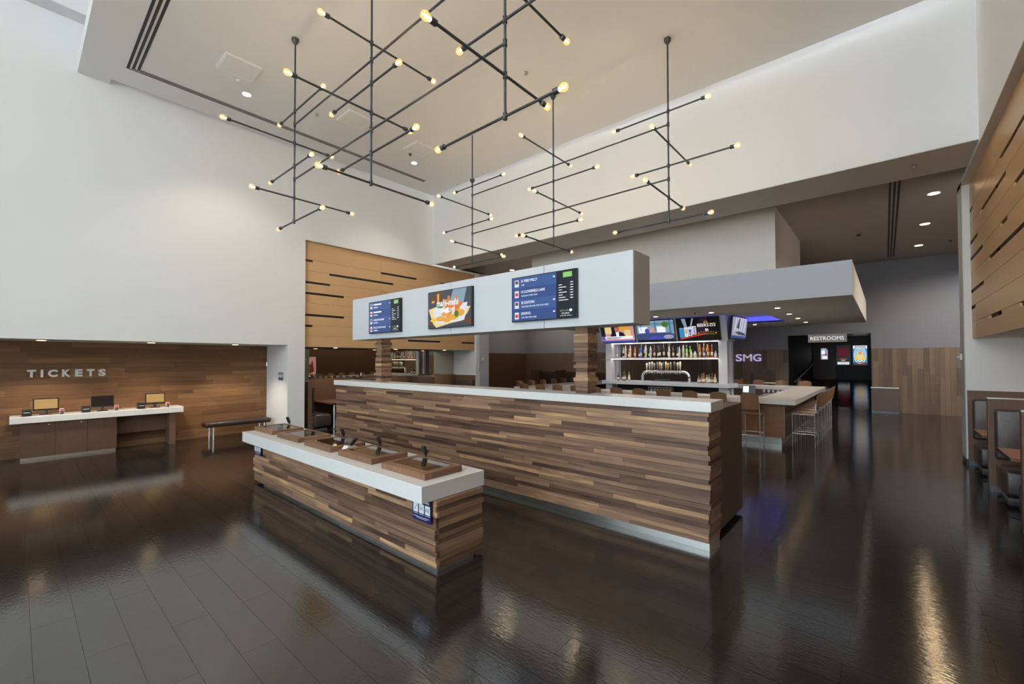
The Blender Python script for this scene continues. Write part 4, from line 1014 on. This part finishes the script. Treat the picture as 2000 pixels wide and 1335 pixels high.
# ---- working side of the bar
t = thing('glass_rack', 'steel rack of upright glasses under the back bar counter', 'rack', (14.32, 5.73, .64))
obj('rack_frame', B(14.2, 14.44, 5.32, 5.34, .64, 1.08), M['steel'], t); obj('rack_frame', B(14.2, 14.44, 6.12, 6.14, .64, 1.08), M['steel'], t)
obj('rack_frame', B(14.2, 14.44, 5.34, 6.12, 1.06, 1.08), M['steel'], t); obj('rack_shelf', B(14.2, 14.44, 5.3405, 6.1195, .86, .88), M['steel'], t)
for i in range(7):
    y = 5.42+.105*i
    g_ = obj('drinking_glass', lathe([(.028, 0), (.036, .14), (.033, .14), (.026, .01)], (14.27, y, .8805), 12), M['drink'], smooth=True)
    tag(g_, 'upright drinking glass in the steel rack under the back bar, %s from the right' % ORD[i+1], 'glass', 'glasses in the rack')
t = thing('service_station', 'steel service counter behind the right side of the bar', 'counter', (13.2, 2.75, 0))
obj('worktop', B(12.36, 16.9, 2.36, 3.1, .80, .84), M['steel'], t)
obj('body', B(12.38, 16.88, 2.40, 3.05, .0, .799), M['dark'], t)
p = thing('pos_terminal', 'black point of sale screen with a white page on the bar service counter', 'terminal', (13.6, 2.9, .84))
obj('base', rbox(13.5, 13.75, 2.80, 3.05, .8405, .87, .01, 1), M['black'], p)
obj('neck', T([(13.65, 2.95, .87), (13.68, 2.95, 1.05)], .025), M['black'], p, True)
fP = lambda u, v, d=0: Vector((13.62+.05*v-d+.05*u, 3.10-.32*u, 1.05+.22*v))
obj('bezel', prism(((0, 0), (1, 0), (1, 1), (0, 1)), fP, -.03, .01), M['black'], p)
obj('screen', rects([(.06, .5, .1, .9)], lambda u, v, d: fP(u, v, .0105+d), .002), S_['white'], p)
obj('screen', rects([(.5, .95, .1, .9)], lambda u, v, d: fP(u, v, .0105+d), .002), S_['ink'], p)
WG = [(.032, 0), (.032, .004), (.005, .008), (.005, .075), (.028, .10), (.036, .135), (.030, .175), (.028, .175), (.032, .135)]
for i in range(5):
    g_ = obj('wine_glass', lathe(WG, (16.1+.03*(i % 2), 2.50+.13*i, .8406), 12), M['drink'], smooth=True)
    tag(g_, 'wine glass on the bar service counter, %s from the right' % ORD[i+1], 'glass', 'wine glasses')
for i, y in enumerate((3.35, 3.05)):
    p = thing('receipt_printer', 'white receipt printer on the bar service counter, '+('left of the other' if i == 0 else 'nearer the point of sale screen'), 'printer', (13.0, y-.4, .84), 'bar printers')
    obj('body', rbox(12.9+.3*i, 13.05+.3*i, y-.45, y-.31, .8405, .96, .01, 1), M['paper'], p); obj('slot', B(12.896+.3*i, 12.8995+.3*i, y-.43, y-.33, .92, .935), M['dark'], p)

# ================================================================== FAR WALL THINGS
t = thing('wall_lettering', 'three pale letters with blue backlight on the far plank wall', 'sign', (XF-.05, 4.7, 1.92))
x = 0
for ch, w in zip('SMG', (.26, .34, .31)):
    f_ = lambda u, v, d, a=x: Vector((XF-.03-d, 5.18-a-u, v))
    l_ = obj('letter_'+ch.lower(), text(ch, f_, 0, w, 1.93, 2.24, .05, .006, d0=.02), M['lit_letters'], t)
    obj('backlight', text(ch, f_, -.008, w+.012, 1.918, 2.25, .012, .02, d0=.002), M['blueled'], l_)
    x += w+.055
t = thing('restroom_sign', 'hanging taupe RESTROOMS sign over the corridor opening', 'sign', (XF-.1, 1.78, 2.70))
obj('plate', B(XF-.16, XF-.001, 1.14, 2.41, 2.703, 3.03), glow('sign_taupe', L(132, 124, 112), .45), t)
obj('lettering', text('RESTROOMS', lambda u, v, d: Vector((XF-.1605-d, 2.33-u, v)), 0, 1.10, 2.785, 2.935, .006, .005), S_['white'], t)
def poster(label, X, y0, y1, z0, z1, cat='poster'):
    t = thing('lightbox_poster', label, cat, (X-.03, (y0+y1)/2, z0), 'lightbox posters')
    obj('frame', B(X-.05, X-.0005, y1-.03, y0+.03, z0-.03, z1+.03), M['black'], t)
    f0 = lambda u, v, d=0: Vector((X-.0505-d, y0-u*(y0-y1), z0+v*(z1-z0)))
    sc = obj('print', rects([(0, 1, 0, 1)], f0, .002), S_['ink'], t)
    return (lambda nm, bmk, mm: obj(nm, bmk, mm, sc)), (lambda k_: (lambda u, v, d=0: f0(u, v, .0025+.0012*k_+d*.001)))
XP = 30.5
add, fn = poster('dark lightbox poster with red title and white band in the corridor', XP, 2.07, 1.49, 1.70, 2.77)
add('print_text', text('DEADPOOL', fn(1), .2, .8, .28, .33, .5, .02), S_['red'])
bm = rects([(.05, .95, .02, .15)], fn(1), .5); rects_into(bm, fn(1), [(.35, .65, .22, .245)])
add('print_text', bm, S_['white'])
add('print_text', rects([(.12, .88, .09, .11), (.35, .65, .05, .06)], fn(2), .5), S_['ink'])
add('print_image', rects([(.1, .9, .45, .9)], fn(1), .5), mat('poster_dark_red', L(70, 8, 24), .4, emit=L(110, 10, 40), es=.5))
add, fn = poster('bright blue and yellow lightbox poster at the end of the corridor', XP, 1.345, .744, 1.70, 2.755)
add('print_image', rects([(0, 1, .1, .85)], fn(1), .5), S_['cyan'])
add('print_image', rects([(0, 1, .85, 1)], fn(1), .5), S_['white'])
add('print_text', rects([(.1, .9, .93, .96), (.1, .9, .87, .9)], fn(2), .5), S_['ink'])
bm = bmesh.new()
for k_ in range(3): ring(fn(2), .5, .5, .2+.1*k_, .245+.1*k_, .5, 28, bm)
add('print_image', bm, S_['white'])
add('print_image', disc(fn(3), .5, .36, .42, .14, .5), S_['lemon'])
add('print_image', disc(fn(4), .5, .45, .27, .18, .5), S_['cream'])
add('print_image', disc(fn(5), .5, .62, .14, .1, .5), S_['amber'])
add('print_image', rects([(.1, .9, .02, .14)], fn(2), .5), S_['brown'])
add, fn = poster('small bright screen on the corridor wall left of the two posters', XP-.25, 2.78, 2.46, 2.0, 2.55, 'screen')
add('print_image', rects([(0, 1, 0, 1)], fn(1), .5), S_['lilac'])
add('print_image', rects([(.1, .6, .55, .95), (.2, .9, .05, .35)], fn(2), .5), S_['white'])
add('print_image', disc(fn(3), .7, .5, .15, .12, .5), S_['rose'])
add('print_text', rects([(.05, .8, 1.05, 1.12)], fn(1), .5), S_['white'])
struct('wall_corridor_stub', B(XP-.25, XP-.001, 2.10, 3.155, .9, 3.24), M['lamdark'], 'brown panelled end of the restroom corridor')
add, fn = poster('pale pink lightbox poster on the right wall of the bar hall, seen in the mirror', 0, 0, 0, 0, 0) if False else (None, None)
t = thing('lightbox_poster', 'pale pink lightbox poster hung on the right wall of the bar hall', 'poster', (13.7, -3.97, .8), 'lightbox posters')
obj('frame', B(13.2, 14.2, -3.999, -3.95, .75, 2.32), M['black'], t)
obj('print', B(13.26, 14.14, -3.9495, -3.947, 1.0, 2.26), S_['pink'], t)
fM = lambda u, v, d=0: Vector((13.26+.88*u, -3.9465+d*.001, .8+1.46*v))
obj('print_image', prism(((.15, .2), (.3, .75), (.55, .6), (.7, .85), (.85, .3), (.6, .2)), fM, .2, 1), S_['brown'], t)
obj('print_text', rects([(.2, .8, .03, .07), (.1, .9, .09, .11)], fM, 1), S_['white'], t)
t = thing('handrail', 'slanting metal handrail along the corridor ramp', 'handrail', (26, 3.1, 1.0))
obj('rail', T([(22.9, 3.08, 1.0), (29.6, 3.08, 1.75)], .025, 8), M['steel'], t, True)
for x, z in ((23.5, 1.07), (26.3, 1.38), (29.0, 1.68)): obj('bracket', T([(x, 3.08, z-.01), (x, 3.12, z-.05), (x, 3.159, z-.05)], .012, 6), M['steel'], t, True)
t = thing('host_cabinet', 'low grey brown cabinet with steel trim against the far plank wall', 'cabinet', (21.3, .03, 0))
obj('body', B(21.25, XF-.03, -.36, .42, .07, .93), M['lam'], t)
obj('door', B(21.235, 21.2495, -.355, .415, .075, .925), wood('grey_brown_door', [L(92, 80, 76), L(112, 98, 92)], 'Z', .45, 2.5, .2, .8), t)
obj('top', B(21.23, XF-.03, -.37, .43, .9305, .95), M['steel'], t)
obj('base', B(21.24, XF-.04, -.355, .415, 0, .0695), M['kick'], t)
# high tables and chairs by the far wall
def high_table(label, x, y, sq=False):
    t = thing('high_table', label, 'table', (x, y, 0), 'high tables')
    obj('table_top', lathe([(.36, 1.03), (.38, 1.035), (.38, 1.06), (.36, 1.065)], (x, y, 0), 24), M['quartz'], t, True)
    obj('post', T([(x, y, .02), (x, y, 1.03)], .035, 10), M['black'], t, True)
    obj('foot', lathe([(.26, 0), (.26, .015), (.05, .03)], (x, y, 0), 20), M['black'], t, True)
high_table('round high table beyond the taps by the far wall', 20.4, 8.1)
high_table('round high table below the backlit letters by the far wall', 20.2, 3.55)
high_table('round high table behind the right end of the tap tower', 20.4, 6.1)
for i, (x, y, a) in enumerate(((20.4, 7.35, PI/2), (20.4, 8.85, -PI/2), (20.2, 4.3, -PI/2), (20.2, 2.85, PI/2), (20.4, 5.4, PI/2))):
    place(ST, (x, y, 0), a, 'wooden stool at the round tables by the far wall, %s from the left' % ORD[(2, 1, 4, 5, 3)[i]])
for i, y in enumerate((11.4, 13.1, 14.9)):
    b = thing('booth_bench', 'dark leather banquette at the far left wall of the bar hall, %s from the right' % ORD[i+1], 'booth seat', (20.9, y+.7, 0), 'far banquettes')
    obj('back_cushion', rbox(21.35, 21.55, y, y+1.35, .5, 1.3, .04, 2), M['leather'], b, True)
    obj('seat_cushion', rbox(20.85, 21.34, y, y+1.35, .1, .47, .05, 2), M['leather'], b, True)
    obj('end_panel', B(20.6, 21.65, y+1.36, y+1.42, 0, 1.4), M['lamdark'], b)
